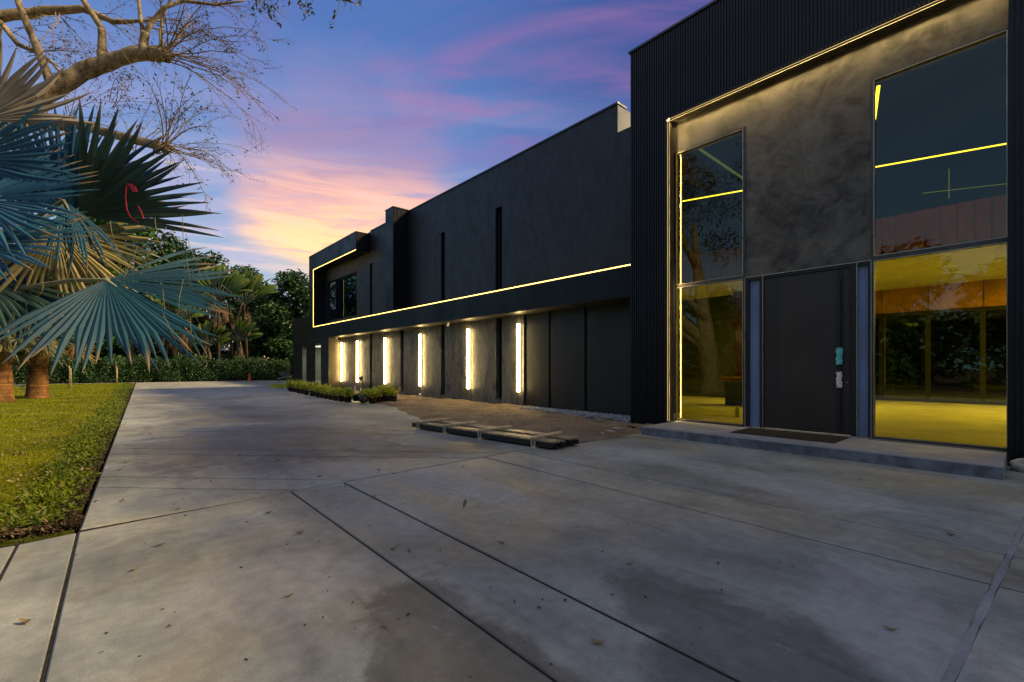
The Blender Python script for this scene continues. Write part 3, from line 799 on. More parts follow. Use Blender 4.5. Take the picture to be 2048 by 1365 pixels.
# ---- interior seen through the yellow glass
hp(box('interior_floor', M_INFLOOR, XG + .1, 21.3, -2.4, 6.099, -.1, .172))
hp(box('interior_floor', M_INFLOOR, 11.41, 21.3, 6.10, 14, -.1, .172))
hp(box('mezzanine_slab', M_MEZZ, 15.0, 21.3, -2.4, 14, 4.25, 5.25))
me_fr = MB(); me_fr.box(14.965, 14.999, 0, .14, 4.28, 5.22); me_fr = me_fr.mesh('fascia_rib', M_MEZZ)
for i in range(58): hp(link('fascia_rib', me_fr, loc=(0, -2.3 + i * .28, 0)))
hp(box('interior_ceiling', M_INWALL, 15.0, 21.3, -2.4, 14, 4.2, 4.249))
hp(box('interior_beam', M_BLACK, 14.94, 15.0, -2.4, 14, 4.18, 4.25))
hp(box('upper_back_wall', M_DKWALL, 21.3, 21.4, -2.4, 14, 4.25, 8.6))
hp(box('interior_end_wall', M_DKWALL, 11.4, 21.4, 14, 14.1, .0, 8.5))
for yy in (.6, 3.2): hp(box('upper_post', M_BLACK, 21.1, 21.3, yy, yy + .3, 5.25, 8.6))
hp(box('header_panel', M_WOODPAN, 21.2, 21.3, -2.4, 3.9, 3.34, 4.2))
for yy in (-.45, .87, 2.2, 3.46): hp(box('header_joint', M_BLACK, 21.19, 21.2, yy, yy + .015, 3.34, 4.2))
hp(box('door_head', M_BLACK, 21.16, 21.3, -2.4, 3.9, 3.22, 3.34)); hp(box('door_sill', M_BLACK, 21.16, 21.3, -2.4, 3.9, .172, .27))
for yy in (-.47, .83, 2.15, 3.42):
    hp(box('door_post', M_BLACK, 21.16, 21.3, yy, yy + .13, .27, 3.22))
hp(box('patio_pane', M_GLASSD, 21.22, 21.23, -2.4, 3.9, .27, 3.22))
hp(box('interior_wall', M_DKWALL, 18.2, 18.3, 4.0, 14, .172, 4.2))
hp(box('patio_slab', M_INFLOOR, 21.4, 26, -3, 6, .0, .16)); hp(box('patio_ceiling', M_INWALL, 21.4, 26, -3, 6, 3.3, 3.4)); hp(box('patio_wall', M_BLACK, 26, 26.1, -3, 6, .0, 3.3))
hp(box('added_ceiling_lamp', M_CEIL, 15.4, 20.5, -2.2, -.9, 4.17, 4.199)); hp(box('added_ceiling_lamp', M_CEIL, 15.4, 18, 4.05, 5.3, 4.17, 4.199))  # added lamps, kept out of sight, so the rooms behind the glass read lit
hp(box('added_ceiling_lamp', M_CEIL, 22.2, 25, -2.6, -1.2, 3.26, 3.299))  # one more added lamp, over the patio
A, B = at(1365, 403, 11.9), at(2040, 283, 8.7)
b = MB(); b.tube([A, B], .015, 8); hp(b.build('pendant_led', M_LEDI))
A, B = at(1757, 172, 8.6), at(1748, 240, 8.75)
b = MB(); b.tube([A, B], .03, 8); hp(b.build('pendant_led', M_LEDI))
A, B = at(1845, 387, 12.5), at(2030, 366, 11.2)
b = MB(); b.tube([A, B], .007, 6); hp(b.build('pendant_led', M_LEDF))
A, B = at(1898, 338, 12.1), at(1898, 398, 12.1)
b = MB(); b.tube([A, B], .007, 6); hp(b.build('pendant_led', M_LEDF))
# amber feature slab by the left wall and its ledge, a bottle on the floor
def feature():
    r = random.Random(4); b = MB(); n = 16; L = []; Rr = []
    for i in range(n + 1):
        z = 1.1 + 2.7 * i / n; L.append(6.2 - .1 * math.sin(i * 1.1) - r.uniform(0, .08)); Rr.append(5.70 + .12 * math.sin(i * .9) + r.uniform(0, .08))
    vs_ = []
    for i in range(n + 1):
        z = 1.1 + 2.7 * i / n
        vs_ += [(15.0, L[i], z), (15.0, Rr[i], z), (15.08, Rr[i], z), (15.08, L[i], z)]
    fs = [(i * 4 + a, i * 4 + (a + 1) % 4, i * 4 + 4 + (a + 1) % 4, i * 4 + 4 + a) for i in range(n) for a in range(4)] + [(0, 1, 2, 3)]
    b.add(vs_, fs); hp(b.build('amber_slab', M_WOODPAN))
feature()
hp(box('ledge', M_WOODPAN, 14.7, 15.2, 5.3, 6.55, .93, 1.06)); hp(box('ledge_base', M_DKWALL, 14.85, 15.2, 5.4, 6.4, .172, .93))
bp_ = G(1419, 808, .17); b = MB()
b.lathe([(.045, 0), (.05, .02), (.05, .17), (.03, .22), (.018, .24), (.018, .28)], 14, (11.4, 4.62, .173)); tag(b.build('bottle', M_BOTTLE), 'pale bottle standing on the floor inside the left entrance window', 'bottle')

# ================================================================== VEGETATION
def put(o, root):
    o.parent = root; o.matrix_parent_inverse = Matrix.Translation(-Vector(root.location)); return o

def fan_into(b, M, n, span, R, seed, split=.5, fold=.4, droop=.12, cup=.1, irregular=.1):
    """a palm fan: folded segments joined to about half their length, then free pointed blades"""
    r = random.Random(seed); h = span / n / 2
    ts = (.03, .28, split, .76, .9, 1.0)
    for i in range(n):
        a = -span / 2 + (i + .5) * span / n
        L = R * (1 - .22 * (abs(a) / (math.pi * .9)) ** 2) * (1 + r.uniform(-irregular, irregular) * .7)
        side = r.uniform(-.07, .07) * (1 + 2 * irregular); bend = droop * r.uniform(.5, 1.7); tw = r.uniform(-.5, .5) * (irregular * 4)
        if r.random() < irregular * .5: bend += r.uniform(.2, .55)
        vs_ = []
        for t in ts:
            rr = t * L; ex = max(0, t - split) / (1 - split)
            aa = a + side * ex
            d = Vector((math.sin(aa), math.cos(aa), 0)); s = Vector((math.cos(aa), -math.sin(aa), 0))
            wsp = split * L * math.tan(h) * 1.03
            w = rr * math.tan(h) * 1.03 if t <= split else wsp * (1 - ex) ** .75 * (1.0 if ex < 1 else 0) + .0015
            zc = cup * rr * (a / 1.6) ** 2 - bend * L * t ** 2.4
            c = d * (rr * (1 - .25 * bend * ex)) + Vector((0, 0, zc))
            sn = (s + Vector((0, 0, tw * ex))).normalized()
            vs_ += [c - sn * w + Vector((0, 0, -fold * w)), c + Vector((0, 0, fold * w)), c + sn * w + Vector((0, 0, -fold * w))]
        fs = []
        for k in range(len(ts) - 1):
            q = k * 3
            fs += [(q, q + 1, q + 4, q + 3), (q + 1, q + 2, q + 5, q + 4)]
        o_ = len(b.v); ag = r.uniform(-.12, .16)
        for k_, t in enumerate(ts):
            for q_ in range(3): b.tip[o_ + k_ * 3 + q_] = t + ag
        b.add([M @ v for v in vs_], fs)

def frame(hub, axis, nrm):
    y = axis.normalized(); z = (nrm - y * nrm.dot(y)).normalized(); x = y.cross(z)
    return Matrix(((x.x, y.x, z.x, hub.x), (x.y, y.y, z.y, hub.y), (x.z, y.z, z.z, hub.z), (0, 0, 0, 1)))

# ---- near silver palm: crown just outside the left edge, its fans reaching in
def near_palm():
    C = at(-150, 640, 4.9)
    P = thing('fan_palm', 'near fan palm with big blue grey fans reaching in from the left edge', 'palm tree', (C.x, C.y, -.02))
    b = MB()
    pr = [(.30, -.02), (.27, .3), (.24, .8), (.23, 1.2), (.27, 1.5), (.2, C.z)]
    b.lathe([(r_, z_) for r_, z_ in pr], 16, (C.x, C.y, 0)); put(b.build('trunk', M_PTRUNK), P)
    r = random.Random(11)
    #       px   py  depth ang  span  R(px) mat     tiltA roll  droop irr
    specs = [(212, 560, 4.35, -33, 178, 232, M_FANT, -.05, (.05, .70), .07, .14),
             (158, 432, 4.95, 26, 82, 246, M_FANG, .05, (-.25, -.5), .04, .06),
             (112, 462, 4.75, -76, 205, 168, M_FANY, .10, (.1, -.35), .22, .24),
             (-48, 400, 4.15, -3, 150, 205, M_FAN, .0, (.15, .55), .08, .12),
             (-62, 490, 4.05, 4, 130, 205, M_FAN, .0, (.2, .9), .12, .12),
             (-70, 320, 4.3, 6, 110, 200, M_FAN, .0, (.15, .4), .10, .12),
             (-40, 240, 4.2, 42, 90, 185, M_FANB, .0, (.2, -.1), .02, .2),
             (62, 425, 5.35, 80, 104, 200, M_FAN, -.15, (-.3, .2), .05, .10),
             (120, 420, 5.45, 60, 104, 200, M_FAN, .1, (-.1, .5), .06, .12),
             (150, 425, 5.3, 44, 84, 205, M_FANT, .1, (-.1, .3), .06, .12),
             (128, 402, 4.6, -62, 64, 132, M_FAN, .15, (.2, .5), .30, .3),
             (40, 520, 4.6, -95, 120, 175, M_FAN, .0, (-.2, .4), .20, .25),
             (-45, 560, 4.5, -15, 150, 185, M_FANG, .0, (.2, .8), .16, .12),
             (-30, 620, 5.6, -20, 170, 170, M_FANM, .2, (.1, .9), .2, .15),
             (140, 500, 5.6, 0, 150, 170, M_FANG, .25, (-.3, .6), .14, .14),
             (-260, 330, 4.9, 120, 220, 260, M_FAN, .2, (-.3, .4), .10, .10),
             (-390, 560, 5.0, 190, 230, 260, M_FAN, .2, (.3, .5), .14, .10),
             (-200, 480, 4.2, 200, 230, 240, M_FAN, -.3, (.2, .7), .12, .10)]
    for k, (px, py, dp, ang, span, Rp, m, ta, roll, droop, irr) in enumerate(specs):
        hub = at(px, py, dp); a = R_(ang); N = (Vector((0, 0, CH)) - hub).normalized()
        ax = (RT * math.cos(a) + UP * math.sin(a) + N * ta).normalized()
        nr = N + RT * roll[0] + UP * roll[1]
        M = frame(hub, ax, nr)
        b = MB(); fan_into(b, M, max(16, int(span / (4.3 if k in (0, 2) else 5.2))), R_(span), Rp * dp / FPX, 40 + k, .64 if k == 0 else .56, .34, droop, .06, irr)
        b.cur = 1
        mid = C.lerp(hub, .55) + UP * .10
        b.tube([C, C.lerp(mid, .5) + UP * .05, mid, hub.lerp(mid, .4) + UP * .03, hub, hub + ax * .12], [.035, .03, .025, .022, .018, .006], 6)
        put(b.build('leaf', [m, M_PETIOLE]), P)
    # torn threads and yellow dry fibres hanging from the fans
    b = MB()
    for k in range(26):
        p = at(r.uniform(60, 420), r.uniform(430, 640), r.uniform(4.2, 4.5)); L = r.uniform(.12, .4); d = Vector((r.uniform(-.3, .5), r.uniform(-.3, .3), -1)).normalized()
        b.tube([p, p + d * L * .5 + RT * r.uniform(-.03, .03), p + d * L], [.003, .003, .0015], 3)
    put(b.build('dry_fibre', M_FANY, kind='stuff'), P)
    # ribbon tied to the dark fan
    b = MB()
    def band(pts, w):
        vs_ = []
        for i, (x, y) in enumerate(pts):
            p = at(x, y, 4.86); vs_ += [p - RT * w / 2, p + RT * w / 2, p + RT * w / 2 - FW * .004, p - RT * w / 2 - FW * .004]
        n = len(pts); b.add(vs_, [(i * 4 + a, i * 4 + (a + 1) % 4, i * 4 + 4 + (a + 1) % 4, i * 4 + 4 + a) for i in range(n - 1) for a in range(4)])
    band([(253, 372), (251, 395), (254, 420), (262, 436), (277, 446)], .011); band([(276, 412), (283, 425), (287, 438)], .013)
    band([(257, 368), (266, 374), (270, 384)], .055); band([(243, 330), (252, 333)], .03)
    tag(b.build('ribbon', M_RIBBON), 'pink red ribbon tied to the dark fan of the near palm', 'ribbon')
near_palm()

# ---- two short palms standing on the lawn
def fan_variant(m, seed, R=1.0, droop=.2):
    b = MB(); fan_into(b, Matrix(), 30, R_(235), R, seed, .5, .4, droop, .10, .15)
    b.cur = 1
    b.tube([(0, -1.05, -.16), (0, -.6, -.02), (0, 0, 0), (0, .1, 0)], [.04, .03, .02, .008], 6)
    return b.mesh('fan_leaf', [m, M_PETIOLE])
FV = [fan_variant(M_FANM, 60), fan_variant(M_FANM, 61, 1.05, .3), fan_variant(M_FANT, 62, 1.0, .18), fan_variant(M_FANR, 63, .95, .32), fan_variant(M_FANY, 64, 1.0, .3)]
def lawn_palm(px, py, seed, label, wid, hgt, big=1.0, rust=None):
    r = random.Random(seed); p = G(px, py, -.02)
    P = thing('fan_palm', label, 'palm tree', (p.x, p.y, -.02), 0, 'short fan palms on the lawn')
    b = MB(); k = 18; prof = []
    n = 26
    for i in range(n + 1):
        t = i / n; rr = wid * (1.06 - .22 * t + (.10 if t < .08 else 0)) * (1 + .035 * math.sin(i * 2.6) + r.uniform(-.02, .02)); prof.append((rr, hgt * t))
    b.lathe(prof, k); b.build('trunk', M_PTRUNK, P)
    for i in range(13):                             # old leaf bases
        a = i * 2.4 + r.uniform(-.3, .3); z = hgt * r.uniform(.72, .98); L = r.uniform(.3, .5)
        o = Vector((math.cos(a), math.sin(a), 0)); w = Vector((-math.sin(a), math.cos(a), 0)); b = MB()
        q0 = o * wid * .72 + UP * (z - .1); q1 = o * (wid * .98) + UP * (z + L * .45); q2 = o * (wid * 1.12) + UP * (z + L)
        vs_ = []
        for q, ww, th in ((q0, .15, .06), (q1, .10, .045), (q2, .05, .03)): vs_ += [q - w * ww - o * th, q + w * ww - o * th, q + w * ww * .7 + o * th, q - w * ww * .7 + o * th]
        b.add(vs_, [(j * 4 + a_, j * 4 + (a_ + 1) % 4, j * 4 + 4 + (a_ + 1) % 4, j * 4 + 4 + a_) for j in range(2) for a_ in range(4)] + [(8, 9, 10, 11)])
        b.build('leaf_base', M_BOOT, P)
    nl = 24
    for i in range(nl):
        a = i * 2.39996 + r.uniform(-.25, .25); el = R_(82 - 74 * (i / nl) ** .85 + r.uniform(-6, 6))
        o = Vector((math.cos(a) * math.cos(el), math.sin(a) * math.cos(el), math.sin(el)))
        hub = UP * (hgt * .98) + o * 1.0 * big
        blade = (o - UP * (.10 + .34 * (i / nl))).normalized()
        up = (UP + Vector((r.uniform(-.3, .3), r.uniform(-.3, .3), 0)))
        if abs(blade.z) > .93: up = Vector((-math.cos(a), -math.sin(a), .2))
        M = frame(hub, blade, up) @ Matrix.Diagonal((big, big, big, 1))
        me = FV[r.choice((0, 1, 2, 4) if i < nl * .7 else (0, 1, 4))]
        link('leaf', me, P, matrix=M)
    if rust is not None:
        hub = at(*rust); o = hub - Vector((p.x, p.y, -.02)); M = frame(o, (RT * .9 - UP * .25), -FW + UP * .3); link('leaf', FV[3], P, matrix=M @ Matrix.Diagonal((.85, .85, .85, 1)), label='rusty brown drying fan leaf')
    return P
lawn_palm(75, 798, 3, 'short lawn palm with a stout ringed orange trunk, right of its twin', .36, 1.95, 1.08, (150, 690, 18.8))
lawn_palm(2, 806, 8, 'short lawn palm with pale trunk at the left edge, nearer of the pair', .34, 2.15, 1.0)

# ---- big pruned tree reaching in from the left
TB = Vector((-3.7, 10.6, -.02))
def big_tree():
    r = random.Random(21); P = thing('pruned_tree', 'big pruned tree with pale bark, cut limbs and fine bare shoots over the lawn', 'tree', TB)
    b = MB()
    crotch = TB + Vector((.5, .1, 2.6))
    b.tube([TB + UP * -.05, TB + UP * .25, TB + UP * .9 + RT * .05, crotch, crotch + Vector((-.3, .3, 1.6)), crotch + Vector((-.9, .9, 4.0)), crotch + Vector((-1.1, 1.2, 6.5))],
           [.75, .58, .47, .44, .33, .24, .12], 14)
    b.tube([TB + UP * .6, TB + Vector((-.7, -.6, 2.2)), TB + Vector((-1.5, -1.5, 4.4)), TB + Vector((-1.9, -2.4, 7.5))], [.4, .32, .26, .12], 12)
    put(b.build('trunk', M_BARK), P)
    def limb(pts, rads, name='limb', k=12, lump=True):
        b = MB(); P3 = [Vector(p) for p in pts]; R3 = list(rads)
        # refine with a little unevenness
        Q = []; Rq = []
        for i in range(len(P3) - 1):
            for s in range(4):
                t = s / 4; q = P3[i].lerp(P3[i + 1], t)
                Q.append(q + Vector((r.uniform(-1, 1), r.uniform(-1, 1), r.uniform(-1, 1))) * R3[i] * (.10 if lump else .05)); Rq.append((R3[i] * (1 - t) + R3[i + 1] * t) * (1 + r.uniform(-.06, .06)))
        Q.append(P3[-1]); Rq.append(R3[-1]); b.tube(Q, Rq, k)
        return put(b.build(name, M_BARK), P)
    D = 8.6
    tip1 = at(334, 110, D)
    limb([crotch, at(-260, 380, 7.3), at(-60, 275, 7.9), at(25, 232, 8.2), at(110, 178, 8.4), at(165, 145, 8.5), at(215, 124, 8.55), at(285, 106, 8.6), tip1], [.30, .25, .19, .155, .15, .145, .135, .12, .14])
    tip2 = at(332, 296, 8.9)
    limb([crotch + UP * -.2, at(-300, 470, 7.2), at(-60, 300, 8.2), at(60, 255, 8.5), at(150, 250, 8.7), at(200, 262, 8.8), at(260, 278, 8.85), tip2], [.25, .18, .12, .095, .085, .085, .08, .085])
    limb([crotch + UP * 1.2, at(-220, 90, 8.2), at(0, 33, 9.0), at(90, 22, 9.2), at(165, 18, 9.3), at(230, 44, 9.35), at(320, 42, 9.4)], [.2, .15, .10, .085, .07, .05, .02])
    limb([at(105, 180, 8.4), at(92, 142, 8.45), at(68, 82, 8.5), at(50, 40, 8.5), at(28, -20, 8.5), at(10, -120, 8.4)], [.08, .07, .06, .055, .05, .03], 'limb', 8, False)
    limb([at(207, 122, 8.55), at(204, 90, 8.55), at(204, 58, 8.55)], [.10, .065, .06], 'limb', 8, False)
    limb([at(204, 58, 8.55), at(188, 34, 8.5), at(166, 0, 8.5), at(150, -60, 8.5)], [.055, .05, .045, .04], 'limb', 8, False)
    limb([at(290, 106, 8.6), at(288, 84, 8.6), at(290, 66, 8.6)], [.12, .075, .07], 'limb', 8, False)
    limb([at(290, 68, 8.6), at(305, 42, 8.6), at(330, 15, 8.6), at(365, 2, 8.7), at(430, 10, 8.8), at(490, 2, 8.9)], [.045, .04, .036, .034, .026, .014], 'limb', 7, False)
    limb([at(286, 68, 8.6), at(281, 36, 8.6), at(276, -10, 8.6)], [.04, .032, .028], 'limb', 7, False)
    limb([at(326, 100, 8.6), at(321, 70, 8.6), at(326, 32, 8.7), at(345, -10, 8.7)], [.05, .03, .022, .018], 'limb', 7, False)
    limb([at(-60, 20, 8.7), at(0, 45, 8.8), at(35, 88, 8.8), at(80, 108, 8.8), at(110, 130, 8.8), at(128, 158, 8.5)], [.06, .05, .045, .04, .03, .02], 'limb', 7, False)
    # fine shoots
    tw = MB(); LP = []
    def twig(p, d, L, rad, depth, grav, k=3):
        n = 7 if depth == 0 else (5 if depth == 1 else 3); pts = [p]; q = p.copy(); dd = d.normalized()
        for i in range(n):
            dd = (dd + Vector((r.gauss(0, .10), r.gauss(0, .10), r.gauss(0, .10) - grav * (i + 1) / n))).normalized(); q = q + dd * L / n; pts.append(q.copy())
        tw.tube(pts, [rad * (1 - .8 * i / n) for i in range(n + 1)], 4 if depth == 0 else 3, cap=False)
        if depth < 2:
            m = (9 if depth == 0 else 4)
            for j in range(m):
                t = r.uniform(.22, 1) if depth == 0 else r.uniform(.2, 1); i = min(n - 1, int(t * n)); s = pts[i].lerp(pts[i + 1], t * n - i if t < 1 else 1)
                d2 = (pts[i + 1] - pts[i]).normalized(); side = Vector((r.gauss(0, 1), r.gauss(0, 1), r.gauss(0, 1))); side = (side - d2 * side.dot(d2)).normalized()
                twig(s, d2 + side * r.uniform(.4, .95), L * r.uniform(.16, .36) * (1.1 - .4 * t), rad * .42, depth + 1, grav * .4)
        else:
            if r.random() < .55: LP.append(pts[-1])
    def burst(o, n, a0, a1, L0, L1, grav, rad=.0125, spread=.5):
        for i in range(n):
            a = R_(r.uniform(a0, a1)); d = RT * math.cos(a) + UP * math.sin(a) + FW * r.gauss(0, spread)
            twig(o + (RT * r.uniform(-.12, .02) + UP * r.uniform(-.12, .12)), d, r.uniform(L0, L1), rad * r.uniform(.7, 1.25), 0, grav)
    for q in range(16):     # knuckles where earlier shoots were cut
        o_ = (tip1 if q < 9 else tip2) - RT * r.uniform(0, .25) + UP * r.uniform(-.1, .12) + FW * r.uniform(-.1, .1); bb = MB()
        dd = (RT * r.uniform(.2, 1) + UP * r.uniform(-.5, .9) + FW * r.uniform(-.5, .5)).normalized()
        bb.tube([o_ - dd * .06, o_ + dd * .05, o_ + dd * r.uniform(.12, .3)], [.06, .035, .012], 6); put(bb.build('limb_knuckle', M_BARK), P)
    burst(tip1, 26, -30, 62, 1.3, 2.2, .22)
    burst(tip2, 22, -38, 78, 1.1, 1.75, .16, .011)
    burst(tip2 - RT * .5, 5, 20, 110, .9, 1.3, .1, .009)
    burst(at(300, 44, 9.4), 7, -15, 30, 1.2, 2.0, .1, .010)
    burst(at(200, 40, 9.3), 6, -45, 10, 1.0, 1.8, .1, .009)
    burst(at(120, 30, 9.2), 7, -70, 10, .9, 1.7, .1, .009)
    burst(at(60, 105, 8.8), 7, -50, 50, .8, 1.5, .1, .008)
    burst(at(140, 230, 8.8), 7, -10, 90, .8, 1.4, .05, .008)
    burst(at(230, 215, 8.8), 6, -20, 70, .7, 1.3, .05, .007)
    burst(at(30, 60, 9.0), 6, -60, 60, .8, 1.4, .05, .008)
    burst(at(430, 10, 8.8), 6, -40, 20, .6, 1.2, .1, .008)
    put(tw.build('shoots', M_TWIG, kind='stuff'), P)
    rg = np.random.default_rng(2); LPn = np.array([p[:] for p in LP])
    V, F = leaf_cloud(LPn + rg.normal(size=LPn.shape) * .01, .055, rg, .4, .3)
    put(link('twig_leaves', np_mesh('twig_leaves', V, F, M_TWLEAF), kind='stuff'), P)
    # leafy hanging bough at the top of the picture, and the crown above it
    bt = MB(); Q = []
    top = at(470, -160, 8.2)
    limb([crotch + UP * 4.0 + Vector((-.9, .9, 0)), at(-150, -330, 8.0), at(200, -300, 8.0), top], [.2, .16, .11, .07], 'limb', 8, False)
    pr = np.random.default_rng(9)
    for i in range(54):
        s = at(pr.uniform(450, 740), pr.uniform(-170, -20), pr.uniform(7.6, 8.8)); L = pr.uniform(.35, 1.0) * (1.35 if pr.uniform() < .22 else .9)
        pts = [s]; d = Vector((pr.normal() * .35, pr.normal() * .35, -1)); d += RT * .25
        for k in range(6):
            d = (d + Vector((pr.normal(), pr.normal(), pr.normal() * .3)) * .22).normalized(); pts.append(pts[-1] + d * L / 6)
        bt.tube(pts, [.010 - .0012 * k for k in range(7)], 3, cap=False)
        for k in range(14 if L < .8 else 8):
            t = pr.uniform(.0, 1 if L < .8 else .7) * 6; i0 = min(5, int(t)); Q.append(pts[i0].lerp(pts[i0 + 1], t - i0) + Vector(pr.normal(size=3)) * .05)
        if i % 3 == 0: bt.tube([top.lerp(at(740, -120, 8.2), pr.uniform()), s + UP * .1, s], [.018, .014, .01], 4, cap=False)
    put(bt.build('hanging_twigs', M_TWIG, kind='stuff'), P)
    Qn = np.array([q[:] for q in Q]); V, F = leaf_cloud(np.repeat(Qn, 2, 0) + pr.normal(size=(len(Qn) * 2, 3)) * .03, .095, pr, .38, .6)
    put(link('bough_leaves', np_mesh('bough_leaves', V, F, M_TWLEAF), kind='stuff'), P)
    cr = []
    for i in range(34):
        c = TB + Vector((pr.uniform(-4, 1.2), pr.uniform(-5, 3.5), pr.uniform(7.2, 11.5)))
        if c.z < 9 and c.x > -1: continue
        q = pr.normal(size=(200, 3)); cr.append(q / np.linalg.norm(q, axis=1, keepdims=True) * pr.uniform(.4, 1.1, (200, 1)) + np.array(c))
    V, F = leaf_cloud(np.concatenate(cr), .17, pr, .4, .4)
    put(link('crown', np_mesh('crown', V, F, M_TWLEAF), kind='stuff'), P)
big_tree()

# ---- trees behind the hedge
def crown_mesh(name, blobs, n, size, m, seed, aspect=.55):
    rg = np.random.default_rng(seed); tot = sum(b[3] ** 2 for b in blobs); Ps = []
    for (x, y, z, rad) in blobs:
        k = int(n * rad ** 2 / tot); q = rg.normal(size=(k, 3)); q /= np.linalg.norm(q, axis=1, keepdims=True)
        s = rad * (1 - .55 * rg.uniform(size=(k, 1)) ** 2.2) * (1 + .22 * np.sin(q[:, :1] * 7 + x) * np.sin(q[:, 2:] * 9 + z))
        Ps.append(q * s * np.array([1, 1, .85]) + [x, y, z])
    V, F = leaf_cloud(np.concatenate(Ps), size, rg, aspect, .35, .5); return np_mesh(name, V, F, m)
def make_blobs(seed, h, rad, low=.35, n=16):
    r = random.Random(seed); out = []
    for i in range(n):
        z = h * (low + (1 - low) * (i + .5) / n) - rad * .25; w = rad * (1 - .45 * abs((i / n) - .35) / .65)
        a = r.uniform(0, 6.28); q = w * r.uniform(.25, .75)
        out.append((math.cos(a) * q, math.sin(a) * q, z, rad * r.uniform(.32, .52)))
    out.append((r.uniform(-.3, .3) * rad, 0, h - rad * .38, rad * .38)); return out
def tree(x, y, h, rad, seed, m, label, n=7000, size=.42, low=.32, group='trees behind the hedge'):
    P = thing('broadleaf_tree', label, 'tree', (x, y, -.12), 0, group); r = random.Random(seed)
    link('crown', crown_mesh('tree_crown', make_blobs(seed, h, rad, low), n, size, m, seed), P)
    b = MB(); b.tube([(0, 0, 0), (.1, 0, h * .2), (-.1, .1, h * .45), (.2, 0, h * .7)], [.3, .24, .18, .08], 8)
    for i in range(5):
        a = r.uniform(0, 6.28); z0 = h * r.uniform(.3, .55); b.tube([(0, 0, z0), (math.cos(a) * rad * .35, math.sin(a) * rad * .35, z0 + h * .14), (math.cos(a) * rad * .7, math.sin(a) * rad * .7, z0 + h * .22)], [.13, .09, .03], 6)
    b.build('trunk', M_DTRUNK, P); return P
def bx(px, Y):        # X where the sight line of a photograph column meets a given Y
    d = dirpx(px, 735); return d.x / d.y * Y
tree(bx(588, 57), 57, 13.0, 3.6, 31, M_DARKLEAF, 'dense dark tree rising beside the far end of the house', 10000, .40, .12)
tree(bx(545, 60), 60, 11.3, 3.4, 32, M_DARKLEAF, 'dark round tree behind the traffic cone', 8000, .42, .25)
tree(bx(640, 62), 62, 12.6, 4.2, 33, M_DARKLEAF, 'dark tree partly hidden behind the far corner of the house', 7000, .45, .1)
tree(bx(505, 66), 66, 12.6, 3.6, 34, M_DARKLEAF, 'far dark tree in the gap beside the paddle leaf plants', 6000, .45, .3)
tree(bx(240, 60), 60, 17.3, 4.6, 35, M_GREENLEAF, 'tall bright green tree behind the near palm fans', 11000, .45, .3)
tree(bx(150, 64), 64, 15.0, 4.6, 36, M_GREENLEAF, 'green tree behind the fans, left of the tallest', 8000, .45, .25)
tree(bx(330, 63), 63, 16.0, 4.4, 37, M_DARKLEAF, 'dark tree behind the fan tips in the middle of the hedge', 9000, .45, .15)
tree(bx(410, 65), 65, 15.6, 4.2, 38, M_DARKLEAF, 'dark tree behind the paddle leaf plants', 8000, .45, .12)
tree(bx(60, 61), 61, 12.5, 4.6, 39, M_DARKLEAF, 'dark tree behind the pair of lawn palms', 9000, .45, .1)
tree(bx(-40, 60), 60, 13.0, 4.6, 40, M_DARKLEAF, 'dark tree at the left edge behind the hedge', 7000, .45, .1)
for i, (px, h, lab) in enumerate(((470, 15.5, 'far dark tree filling the gap left of the tall dark tree'), (360, 17.0, 'far dark tree behind the middle of the paddle leaf plants'), (285, 12.5, 'far dark tree behind the right end of the lawn'), (110, 12, 'far dark tree between the lawn palms'), (10, 12, 'far dark tree behind the pale lawn palm'))):
    tree(bx(px, 72), 72, h, 4.6, 140 + i, M_DARKLEAF, lab, 7000, .55, .02)
rg = np.random.default_rng(8); n_ = 16000
xq = rg.uniform(-30, 45, n_); zq = rg.uniform(0, 1, n_) * (8.2 + 1.2 * np.sin(xq * .5) + .8 * np.sin(xq * 1.7)); yq = 88 + rg.uniform(0, 3, n_)
V, F = leaf_cloud(np.stack([xq, yq, zq], 1), .8, rg, .6, .3, .4)
link('far_wood', np_mesh('far_wood', V, F, M_DARKLEAF), kind='stuff')
# trees across the lawn, seen mirrored in the entrance glass
src = None
for i in range(9):
    y = -22 + i * 7.5
    lab = 'dark tree across the lawn, mirrored in the entrance glass'
    if src is None: src = tree(-30, y, 11.5, 5.2, 50, M_DARKLEAF, lab, 8000, .6, .0, 'trees across the lawn'); o = src
    else: o = copy_tree(src); o.location = (-30 - rnd.uniform(0, 4), y, -.12)
    o.rotation_euler.z = i * 1.3; s = rnd.uniform(.85, 1.12); o.scale = (s, s, s * rnd.uniform(.85, 1.05))

